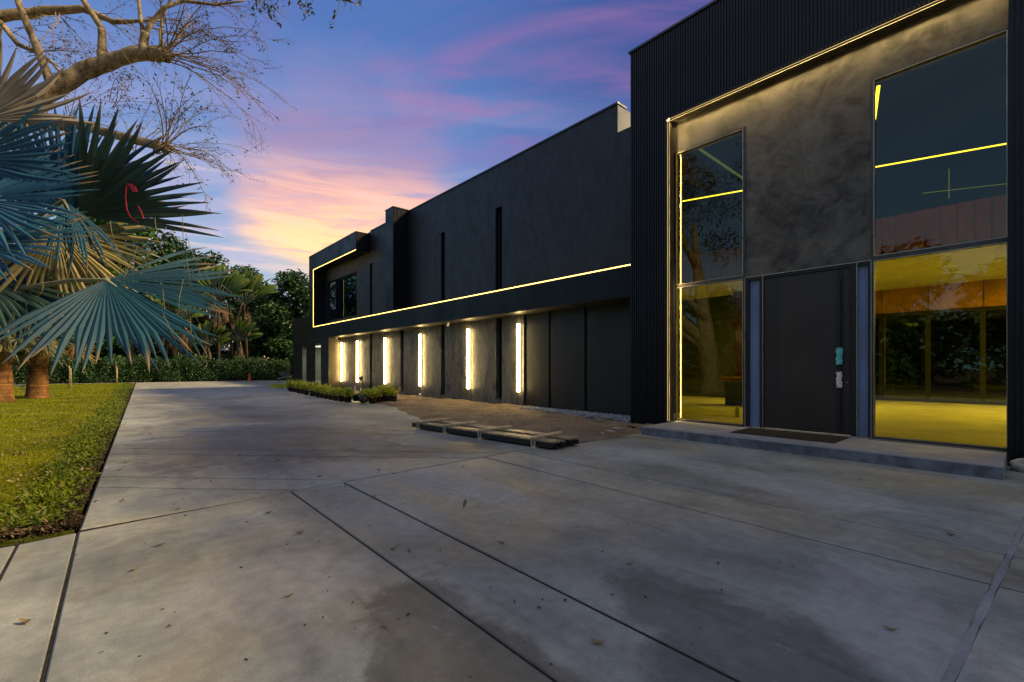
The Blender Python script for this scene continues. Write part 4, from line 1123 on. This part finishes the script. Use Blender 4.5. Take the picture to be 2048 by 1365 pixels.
# ---- giant paddle leaved plants
def paddle(seed, m, dead=False):
    r = random.Random(seed); b = MB(); L = 2.5 if not dead else 2.0; n = 11; W = .46 if not dead else .18
    pet = 1.5 if not dead else .7
    cur = r.uniform(.25, .5) if not dead else 0
    def cen(t):      # along the midrib: rises, then nods
        s = t * L; return Vector((0, s * math.cos(.15 + cur * t), 0)) + Vector((0, 0, -cur * s * t * .55))
    for side in (-1, 1):
        t = 0; segs = []
        cuts = sorted([0, 1] + [r.uniform(.15, .95) for _ in range(5)])
        for a, c in zip(cuts, cuts[1:]):
            k = 4; tear = r.uniform(-.10, .18); vs_ = []
            for j in range(k + 1):
                u = a + (c - a) * j / k; w = W * (math.sin(math.pi * min(1, u * .93 + .07)) ** .55) * (1 + r.uniform(-.05, .05))
                p = cen(u); vs_ += [p, p + Vector((side * w * .6, 0, .12 * w - tear * w * .3)), p + Vector((side * w, -.04 * L * u, .05 * w - tear * w))]
            b.add(vs_, [(j * 3 + q, j * 3 + q + 1, j * 3 + q + 4, j * 3 + q + 3) for j in range(k) for q in (0, 1)])
    b.cur = 1
    b.tube([(0, -pet, -.12), (0, -pet * .4, 0), cen(0), cen(.5), cen(1)], [.06, .045, .035, .022, .006], 5)
    return b.mesh('paddle', [m, M_PETIOLE if not dead else M_DEAD])
PV = [paddle(70 + i, M_PADDLE) for i in range(4)]; DV = [paddle(80 + i, M_DEAD, True) for i in range(3)]
def paddle_plant(px, Y, h, seed, label, nl=11, rz=None, sc=1.0):
    r = random.Random(seed); P = thing('giant_bird_of_paradise', label, 'plant', (bx(px, Y), Y, -.12), 0, 'paddle leaf plants behind the hedge')
    b = MB(); lean = Vector((r.uniform(-.6, .6), r.uniform(-.4, .4), 0))
    b.tube([(0, 0, 0), lean * .4 + UP * h * .5, lean + UP * h], [.16, .14, .11], 9); b.build('trunk', M_DTRUNK, P)
    a0 = r.uniform(-.5, .5) if rz is None else rz; f = RT * math.cos(a0) + FW * math.sin(a0)
    for i in range(nl):
        t = (i / (nl - 1) - .5) * 2; ang = R_(90 - 68 * t + r.uniform(-6, 6)); ax = f * math.cos(ang) + UP * math.sin(ang)
        nn = -FW * r.uniform(.3, 1.0) + Vector((r.uniform(-.7, .7), r.uniform(-.7, .7), .4)) + (f * (-1 if math.cos(ang) > 0 else 1) * .2)
        M = frame(lean + UP * h + ax * 1.6 * sc, ax, nn) @ Matrix.Diagonal((sc, sc, sc, 1)); link('leaf', PV[r.randrange(4)], P, matrix=M)
    for i in range(9):
        a = r.uniform(0, 6.28); o = Vector((math.cos(a), math.sin(a), 0)); ax = (o * r.uniform(.08, .4) - UP).normalized()
        M = frame(lean * .9 + UP * (h + r.uniform(-1.6, .1)) + o * .25 + ax * .5, ax, -FW + o * .5); link('dead_leaf', DV[r.randrange(3)], P, matrix=M)
    return P
for i, (px, Y, h, lab, sc) in enumerate([
        (495, 56, 8.3, 'tall paddle leaf plant with one upright split leaf, nearest the dark trees', 1.0), (466, 57, 8.9, 'tallest paddle leaf plant with brown hanging leaves', 1.0),
        (438, 56, 8.6, 'paddle leaf plant just right of the fan tips', 1.0), (408, 57.5, 8.6, 'paddle leaf plant behind the right tips of the big fan', 1.0),
        (372, 56, 6.5, 'paddle leaf plant behind the drooping fan blades', .9), (330, 57, 6.3, 'paddle leaf plant under the middle of the big fan', .9),
        (480, 55.5, 4.2, 'low young paddle leaf plant in front of brown stems', .75), (425, 55.5, 3.6, 'lowest paddle leaf plant just above the hedge', .75),
        (285, 57, 5.5, 'paddle leaf plant above the rusty fan', .85)]):
    paddle_plant(px, Y, h, 90 + i, lab, 14, None, sc)

# ---- hedge
def hedge():
    rg = np.random.default_rng(12); P = thing('hedge', 'long clipped dark green hedge along the back of the lawn and drive', 'hedge', (2, 54.4, -.12))
    n = 34000; x = rg.uniform(-16, 15, n); y = np.where(rg.uniform(size=n) < .72, 53.55 + np.abs(rg.normal(size=n)) * .12, rg.uniform(53.5, 55.3, n))
    z = rg.uniform(.03, 1, n) ** .85 * (2.35 + .18 * np.sin(x * 1.3) + .14 * np.sin(x * 3.7 + 1) + .1 * np.sin(x * 9)) + rg.normal(size=n) * .06
    y = y + .10 * np.sin(x * 2.3 + z * 2) + .07 * np.sin(x * 6.1)
    k = z > 2.1; y[k] += rg.uniform(0, 1.6, k.sum())
    V, F = leaf_cloud(np.stack([x, y, z], 1), .15, rg, .55, .3, .4)
    put(link('foliage', np_mesh('hedge_foliage', V, F, M_HEDGE)), P)
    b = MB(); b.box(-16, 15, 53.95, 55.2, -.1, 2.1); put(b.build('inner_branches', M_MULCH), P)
hedge()
box('path', M_GREY, -40, 1.8, 52.62, 53.2, -.1, .01, kind='structure')

# young staked trees
for (px, py, h, lab) in ((138, 779, 2.0, 'young thin tree tied to a stake on the lawn, nearer of two'), (232, 769, 1.9, 'young thin dark stem at the end of the lawn near the drive')):
    p = G(px, py, -.02); P = thing('young_tree', lab, 'tree', (p.x, p.y, -.02), 0)
    b = MB(); b.tube([(0, 0, 0), (.03, 0, h * .5), (0, .02, h)], [.045, .035, .02], 6)
    for i in range(5): b.tube([(0, 0, h * (.6 + .08 * i)), (rnd.uniform(-.4, .4), rnd.uniform(-.3, .3), h * (.8 + .1 * i))], [.014, .006], 4)
    b.build('trunk', M_TWIG if px > 200 else M_BARK, P)
    link('crown', crown_mesh('young_crown', [(0, 0, h + .1, .45), (.35, .1, h - .1, .3), (-.3, 0, h - .05, .3)], 260, .11, M_HEDGE, px), P)
    b = MB(); b.tube([(.09, 0, 0), (.09, 0, 1.35)], .018, 6); b.build('stake', M_TIMBER, P)

# ---- grass, ground cover, mulch and fallen leaves on the lawn
def lawn_growth():
    rg = np.random.default_rng(14)
    def blades(n, ya, yb, hgt, w):
        y = rg.uniform(ya, yb, n); xe = EX0[0] + (EX1[0] - EX0[0]) * (y - EX0[1]) / (EX1[1] - EX0[1]) - .5
        xl = -.135 * y - .35; x = xl + (xe - xl) * rg.uniform(0, 1, n) + .12 * np.sin(y * 3) * rg.uniform(size=n)
        keep = (np.sin(x * 5 + 1.3) * np.sin(y * 4.1) + rg.normal(size=n) * .6) > -.85 if yb < 11 else np.ones(n, bool)
        x, y = x[keep], y[keep]; n = len(x)
        h = hgt * rg.uniform(.5, 1.25, n); a = rg.uniform(0, 6.28, n); dx, dy = np.cos(a) * w / 2, np.sin(a) * w / 2; lx, ly = rg.normal(size=(2, n)) * h * .55
        z = np.full(n, -.022)
        A = np.stack([x - dx, y - dy, z], 1); B = np.stack([x + dx, y + dy, z], 1); C = np.stack([x + lx, y + ly, z + h], 1)
        return np.stack([A, B, C], 1).reshape(-1, 3), n
    Vs = []; N = 0
    for args in ((60000, 5.45, 9, .045, .0065), (70000, 9, 16, .05, .010), (70000, 16, 30, .055, .018), (60000, 30, 52.4, .06, .032)):
        V, n = blades(*args); Vs.append(V); N += n
    link('grass', np_mesh('grass', np.concatenate(Vs), np.arange(N * 3).reshape(-1, 3), M_GRASS), kind='stuff')
    # ground cover row
    Ps = []
    for (n, ya, yb) in ((330, 5.6, 12), (420, 12, 25), (420, 25, 51.5)):
        y = rg.uniform(ya, yb, n); off = .30 + rg.normal(size=n) * (.09 if ya < 10 else .13)
        x = np.array([edge_x(q) for q in y]) - off - .004 * y; Ps.append(np.stack([x, y, np.full(n, 0.0)], 1))
    Ps = np.concatenate(Ps); k = 16
    Q = np.repeat(Ps, k, 0) + rg.normal(size=(len(Ps) * k, 3)) * [.06, .06, .0]; Q[:, 2] += rg.uniform(0, .065, len(Q)) * (1 + .4 * np.sin(Q[:, 1] * 6))
    V, F = leaf_cloud(Q, .06, rg, .34, -.55, .3); V[:, 2] = np.maximum(V[:, 2], -.018)
    big = None
    link('ground_cover', np_mesh('ground_cover', V, F, M_COVER), kind='stuff')
    # mulch chips beside the drive
    n = 5200; y = 5.45 + (40 - 5.45) * rg.uniform(size=n) ** 2.2; x = np.array([edge_x(q) for q in y]) - .03 - np.abs(rg.normal(size=n)) * .22
    e = rg.uniform(size=n) < .12; y[e] = 5.45 + rg.uniform(0, .3, e.sum()); x[e] = -.2 - rg.uniform(0, .55, e.sum())
    V, F = leaf_cloud(np.stack([x, y, -.012 + rg.uniform(0, .02, n)], 1), .05, rg, .4, 0, 2.5)
    link('mulch_chips', np_mesh('mulch_chips', V, F, M_CHIP), kind='stuff')
    n = 2600; y = 5.45 + (34 - 5.45) * rg.uniform(size=n) ** 1.7; xe = np.array([edge_x(q) for q in y]) - .15; x = xe - rg.uniform(0, 1, n) ** 1.3 * (.6 + .14 * y)
    V, F = leaf_cloud(np.stack([x, y, .008 + rg.uniform(0, .03, n)], 1), .062, rg, .42, 0, 1.8)
    link('lawn_litter', np_mesh('lawn_litter', V, F, M_DRY), kind='stuff')
    # tiny dark flakes on the concrete
    n = 260; y = 1 + 12 * rg.uniform(size=n) ** 1.2; x = rg.uniform(-.15, 3.6, n) + rg.normal(size=n) * .3
    ok = x > np.array([edge_x(q) for q in y]) + .05; x, y = x[ok], y[ok]
    V, F = leaf_cloud(np.stack([x, y, np.full(len(x), .004)], 1), .022, rg, .7, 0, 3); V[:, 2] = np.clip(V[:, 2], .002, .012)
    link('dirt_flakes', np_mesh('dirt_flakes', V, F, M_CHIP), kind='stuff')
lawn_growth()

# single dry leaves lying on the concrete
def dry_leaf(seed):
    r = random.Random(seed); n = 7; vs_ = []
    for i in range(n + 1):
        t = i / n; w = .0125 * math.sin(math.pi * (t * .94 + .03)) ** .7; c = .018 * (t - .5) ** 2 * 4 + .004
        vs_ += [(t * .068 - .034, -w, c + w * .8), (t * .068 - .034, r.uniform(-.001, .001), c), (t * .068 - .034, w, c + w * .8)]
    b = MB(); b.add(vs_, [(i * 3 + q, i * 3 + q + 1, i * 3 + q + 4, i * 3 + q + 3) for i in range(n) for q in (0, 1)], True)
    b.tube([(-.034, 0, .022), (-.05, .003, .026)], [.0012, .001], 4)
    me = b.mesh('dry_leaf', M_DRY); return me
DL = [dry_leaf(i) for i in range(3)]
for i, (px, py) in enumerate([(787, 1101), (818, 1104), (577, 1195), (318, 1093), (268, 1142), (600, 1068), (245, 1003), (355, 1020), (690, 975), (757, 942), (788, 949), (745, 996), (537, 1028), (1900, 1072), (1002, 1088),
                              (250, 926), (238, 941), (422, 963), (640, 955), (927, 936), (555, 922), (300, 868), (480, 912), (1195, 1290), (1780, 1262), (50, 1248), (1260, 1130), (1720, 960)]):
    p = G(px, py); o = link('fallen_leaf', DL[i % 3], loc=(p.x, p.y, .001), label='small dry tan leaf lying on the grey concrete drive', cat='leaf', group='dry leaves on the drive')
    o.rotation_euler = (0, 0, rnd.uniform(0, 6.28)); s = rnd.uniform(.75, 1.15); o.scale = (s, s, s)
for o, lab in zip([q for q in bpy.data.objects if q.name.startswith('fallen_leaf')], (
        'left one of two pale dry leaves side by side between the two wide joints', 'right one of two pale dry leaves side by side between the two wide joints', 'dry leaf left of the big dark stain in the foreground',
        'long dry leaf alone on the left slab, nearer than the diagonal joint', 'dry leaf on the left slab halfway to the expansion strip', 'dry leaf just below the corner of the first wide joint', 'dry leaf on the drive closest to the mulch corner of the lawn',
        'dry leaf between the diagonal joint and the lawn edge', None, None, None, 'dry leaf beside the upper end of the second wide joint', None, 'tan leaf on the right slab near the pale sealed joint', 'dark dry leaf in the middle of the front slab')):
    if lab: o['label'] = lab
p = G(930, 1018); o = link('fallen_leaf', DL[1], loc=(p.x, p.y, .045), label='curled leaf standing upright on its tip in the middle of the drive', cat='leaf', group='dry leaves on the drive'); o.rotation_euler = (.3, -1.05, .4); o.scale = (1.25, 1.25, 1.25)

# ================================================================== OBJECTS
# ---- bundle of slats on the drive
def bundle():
    P = thing('slat_bundle', 'long bundle of dark slats strapped with pine battens on the drive', 'lumber bundle', (5.50, 5.16, 0), R_(5.2)); r = random.Random(6)
    sl = MB(); sl.box(0, .062, 0, 4.02, 0, .026); sl = sl.mesh('slat', [M_SLATSTK]); st = MB(); st.box(0, .062, 0, 4.02, 0, .026); st = st.mesh('slat_top', [M_SLATTOP])
    for grp, x0, cols, layers in ((0, .0, 4, 4), (1, .45, 4, 4), (2, .29, 2, 2)):
        for c in range(cols):
            for l in range(layers):
                o = link('slat', st if l == layers - 1 and grp < 2 else sl, P); o.location = (x0 + c * .066 + r.uniform(-.002, .002), r.uniform(-.05, .05), .035 + l * .029 + r.uniform(0, .002)); o.rotation_euler.z = r.uniform(-.002, .002)
    for y, tw in ((.43, .06), (1.78, -.05), (2.85, -.04), (3.78, -.04)):
        b = MB(); b.box(-.03, .82, -.045, .045, .153, .190); o = b.build('batten', M_TIMBER, P, loc=(0, y, 0)); o.rotation_euler.z = tw
        b = MB(); b.box(-.03, .79, -.04, .04, 0, .033); b.build('bearer', M_TIMBER, P, loc=(0, y, 0))
        for dy in (-.045, .02): b = MB(); b.box(-.022, -.004, dy, dy + .032, .034, .152); b.build('bracket', M_STEEL, P, loc=(0, y, 0))
        for dy in (-.02,): b = MB(); b.box(.722, .738, dy, dy + .032, .034, .152); b.build('bracket', M_STEEL, P, loc=(0, y, 0))
bundle()

# ---- potted shrubs along the dirt edge
def pot_proto(seed, lab):
    P = thing('potted_shrub', lab, 'potted plant', (0, 0, 0), 0, 'nursery pots lined up along the dirt edge')
    b = MB(); b.lathe([(.105, 0), (.13, .17), (.14, .172), (.142, .19), (.132, .19), (.125, .165), (.0, .165)], 16); b.build('pot', M_POT, P)
    b = MB(); b.lathe([(.124, .160), (.08, .172), (.0, .175)], 12); b.build('soil', M_SOIL, P)
    rg = np.random.default_rng(seed); st = MB(); Q = []
    for i in range(30):
        a = rg.uniform(0, 6.28); L = rg.uniform(.12, .32); o = rg.uniform(.05, .25); e = Vector((math.cos(a) * o, math.sin(a) * o, .17 + L)); s = Vector((math.cos(a) * .03, math.sin(a) * .03, .165))
        st.tube([s, s.lerp(e, .5) + UP * .02, e], [.005, .004, .002], 4, cap=False)
        for k in range(26): t = rg.uniform(.35, 1.05); Q.append(s.lerp(e, t) + Vector(rg.normal(size=3)) * .022)
    st.build('stems', M_TWIG, P)
    V, F = leaf_cloud(np.array([q[:] for q in Q]), .055, rg, .5, -.3, .4); link('foliage', np_mesh('pot_foliage', V, F, M_POTLEAF), P); return P
pots = [pot_proto(i, 'yellow green shrub in a black nursery pot, in the row along the dirt edge') for i in range(3)]
Z = 5.69
front = [(245, 478), (290, 482), (335, 495), (378, 503), (420, 515), (490, 528), (555, 542), (600, 550), (650, 560), (700, 570), (755, 580), (820, 598), (890, 606)]
back = [(330, 470), (400, 478), (450, 490), (520, 500), (590, 520), (640, 530), (230, 465)]
right = [(1170, 616, 'shrub in a black pot, leftmost of the separate near group of pots'), (1228, 604, 'shrub in a black pot just behind the left one of the near group'), (1290, 600, 'shrub in a wide black pot in the middle of the near group'), (1345, 600, 'shrub in a black pot, second from the right end of the near group'), (1402, 598, 'shrub in a black pot at the right end of the row')]
used = 0
ORD = ('first', 'second', 'third', 'fourth', 'fifth', 'sixth', 'seventh', 'eighth', 'ninth', 'tenth', 'eleventh', 'twelfth', 'thirteenth')
front = [(x, y_, 'potted shrub in the front row on the drive edge, %s from the far end' % ORD[i]) for i, (x, y_) in enumerate(front)]
back = [(x, y_, 'potted shrub in the back row behind the front pots, %s from the far end' % ORD[(1, 2, 3, 4, 5, 6, 0)[i]]) for i, (x, y_) in enumerate(back)]
for (zx, zy, *l) in front + back + right:
    p = G(540 + zx / Z, 700 + zy / Z)
    o = pots[used] if used < 3 else copy_tree(pots[used % 3]); used += 1
    o.location = (p.x, p.y, .012 if zx < 800 else .03); o.rotation_euler.z = rnd.uniform(0, 6.28); s = rnd.uniform(1.05, 1.25); o.scale = (s, s, s * rnd.uniform(.95, 1.1))
    if l: o['label'] = l[0]
# two shrubs tipped over at the gap
for (zx, zy, lab) in ((1050, 622, 'uprooted shrub lying on the concrete in the pot row gap'), (945, 600, 'tipped over shrub at the gap in the pot row')):
    p = G(540 + zx / Z, 700 + zy / Z); o = copy_tree(pots[2]); o.location = (p.x, p.y, .17); o.rotation_euler = (R_(80), 0, R_(140 if zx > 1000 else 60)); o['label'] = lab
# low ground plants at the far end of the row
rg = np.random.default_rng(77); Q = []
for i in range(26):
    p = G(540 + rg.uniform(30, 200) / Z, 700 + rg.uniform(425, 452) / Z); Q.append(np.array(p)[None] + rg.normal(size=(30, 3)) * [.18, .18, 0] + [0, 0, .06] + rg.uniform(0, .16, (30, 1)) * [0, 0, 1])
V, F = leaf_cloud(np.concatenate(Q), .10, rg, .5, -.3, .4)
link('low_plants', np_mesh('low_plants', V, F, M_POTLEAF), kind='stuff')

# ---- traffic cone
p = G(499, 763); P = thing('traffic_cone', 'small faded orange traffic cone in front of the hedge', 'traffic cone', (p.x, p.y, 0))
b = MB(); b.lathe([(.19, .03), (.17, .05), (.045, .88), (.035, .93), (.0, .935)], 18); b.build('cone_body', M_ORANGE, P)
b = MB(); b.box(-.25, .25, -.25, .25, 0, .03); o = b.build('base', M_ORANGE, P)
# ---- wheelbarrow
p = G(569, 762); P = thing('wheelbarrow', 'grey wheelbarrow parked by the far corner of the house', 'wheelbarrow', (p.x, p.y, 0), -TH + .3)
b = MB(); t = [(-.52, -.36, .78), (.55, -.36, .74), (.55, .36, .74), (-.52, .36, .78), (-.22, -.22, .42), (.28, -.22, .40), (.28, .22, .40), (-.22, .22, .42)]
b.add(t, [(4, 5, 6, 7), (0, 1, 5, 4), (1, 2, 6, 5), (2, 3, 7, 6), (3, 0, 4, 7)])
b.tube([t[0], t[1], t[2], t[3], t[0]], .018, 5); b.build('tray', M_METGREY, P)
b = MB(); n = 16; b.tube([(-.55 + .19 * math.cos(6.2832 * i / n), 0, .2 + .19 * math.sin(6.2832 * i / n)) for i in range(n + 1)], .045, 7); w_ = b.build('wheel', M_BLACK, P)
b = MB(); b.tube([(-.55, -.06, .2), (-.55, .06, .2)], .10, 10); b.build('hub', M_METGREY, w_)
for s in (-1, 1):
    b = MB(); b.tube([(-.55, .07 * s, .2), (.1, .2 * s, .40), (.95, .3 * s, .56)], .02, 6); b.build('handle', M_TIMBER, P)
    b = MB(); b.tube([(.15, .2 * s, .40), (.32, .24 * s, .0), (.50, .26 * s, .46)], .015, 6); b.build('leg', M_METGREY, P)

# ---- garden lamp, stub posts and a ground spot by the wall
P = thing('path_lamp', 'slim hooked garden lamp on a thin post in front of the second wall light', 'garden lamp', (9.95, 22.95, .08))
b = MB(); b.tube([(0, 0, 0), (0, 0, .80)], .014, 6); b.build('post', M_BLACK, P)
b = MB(); b.tube([(0, 0, .80), (0, -.10, .82), (0, .28, .82)], .016, 6); b.build('arm', M_BLACK, P)
b = MB(); b.lathe([(.03, 0), (.10, .22), (.10, .24), (.02, .26)], 12, (0, .22, .55)); b.build('lamp_shade', M_BLACK, P)
for (Xp, px, h, w, m, lab) in ((9.75, 658, .42, .055, M_TIMBER, 'short pale wooden stub post beside the end pier'), (9.9, 709, .26, .022, M_WHITE, 'thin white marker peg in the dirt, left of the garden lamp'), (9.9, 720.5, .2, .02, M_WHITE, 'thin white marker peg at the foot of the garden lamp')):
    dpt = 1217.58 * Xp / (px - 215); yy = (dpt - .664 * Xp) / .748
    b = MB(); b.box(-w, w, -w, w, 0, h); b.box(-w * 1.25, w * 1.25, -w * 1.25, w * 1.25, h, h + .02); tag(b.build('post', m, loc=(Xp, yy, .07)), lab, 'post')
P = thing('ground_spot', 'small pale ground spotlight lying by the wall base', 'spotlight', (10.2, 17.6, .08))
b = MB(); b.lathe([(.05, 0), (.07, .10), (.075, .10), (.06, .0)], 10); o = b.build('lamp_head', M_WHITE, P); o.rotation_euler = (0, .9, 0); o.location = (0, 0, .05)
b = MB(); b.box(-.12, .12, -.03, .03, 0, .03); b.build('bracket', M_WHITE, P)
# ---- white tripod stand with a cross pole on the lawn
p = G(20, 797, -.02); P = thing('tripod_stand', 'white tripod stand with a long cross pole between the lawn palms', 'tripod', (p.x, p.y, -.02))
sc_ = 20.2 / FPX
def ip(dx, dy, dd=0): return RT * dx * sc_ + UP * dy * sc_ + FW * dd
for e in (ip(-10, 0, .1), ip(37, 2, .3), ip(2, 0, -.4)): b = MB(); b.tube([ip(-1, 36), e], .016, 6); b.build('leg', M_WHITE, P)
b = MB(); b.tube([ip(-10, 25), ip(42, 26)], .014, 6); b.build('cross_pole', M_WHITE, P)
b = MB(); b.lathe([(.02, -.05), (.07, -.02), (.07, .02), (.02, .05)], 10); b.build('head', M_WHITE, P, loc=ip(25, 25))
# ---- rock, rubble
def rock(name, loc, s, lab, cat, seed, m=M_ROCK):
    bm = bmesh.new(); bmesh.ops.create_icosphere(bm, subdivisions=3, radius=1); r = random.Random(seed)
    ph = [r.uniform(0, 6) for _ in range(4)]
    for v in bm.verts:
        c = v.co; k = 1 + .13 * math.sin(c.x * 3 + ph[0]) * math.cos(c.y * 2.6 + ph[1]) + .06 * math.sin(c.z * 7 + c.x * 5 + ph[2]); v.co = Vector((c.x * s[0], c.y * s[1], c.z * s[2])) * k
    me = bpy.data.meshes.new(name); bm.to_mesh(me); bm.free(); me.materials.append(m)
    for q in me.polygons: q.use_smooth = True
    return link(name, me, loc=loc, label=lab, cat=cat)
rock('rock', (9.02, -.04, .07), (.13, .17, .11), 'pale rounded rock at the foot of the cladding by the right end of the step', 'rock', 1)
for i, (px, py, s) in enumerate(((1218, 864, .17), (1238, 858, .13), (1205, 868, .10), (1262, 856, .12))):
    p = G(px, py, .03); o = rock('rubble', (p.x, p.y, .035), (s * .7, s, .035), ('broad flat', 'middle flat', 'small left', 'dark right')[i] + ' piece of rubble at the corner of the gravel and the drive', 'rubble', 20 + i, M_ROCK if i < 3 else M_MULCH); o.rotation_euler.z = i
# ---- neighbour's house glimpsed over the hedge
P = thing('neighbour_house', 'pale neighbour house with lit windows glimpsed through the plants over the hedge', 'house', (bx(512, 78), 78, -.12))
b = MB(); b.box(-4, 4, 0, 6, 0, 3.6); b.build('wall', M_GREY, P)
b = MB(); b.add([(-4.5, -.5, 3.6), (4.5, -.5, 3.6), (4.5, 6.5, 3.6), (-4.5, 6.5, 3.6), (-3, 3, 5), (3, 3, 5)], [(0, 1, 5, 4), (1, 2, 5), (2, 3, 4, 5), (3, 0, 4), (3, 2, 1, 0)]); b.build('roof', M_GREY, P)
for x in (-3.2, -1.2, .8, 2.6): b = MB(); b.box(x, x + 1.0, -.03, -.001, 1.9, 3.3); b.build('window', M_FARLIT, P)
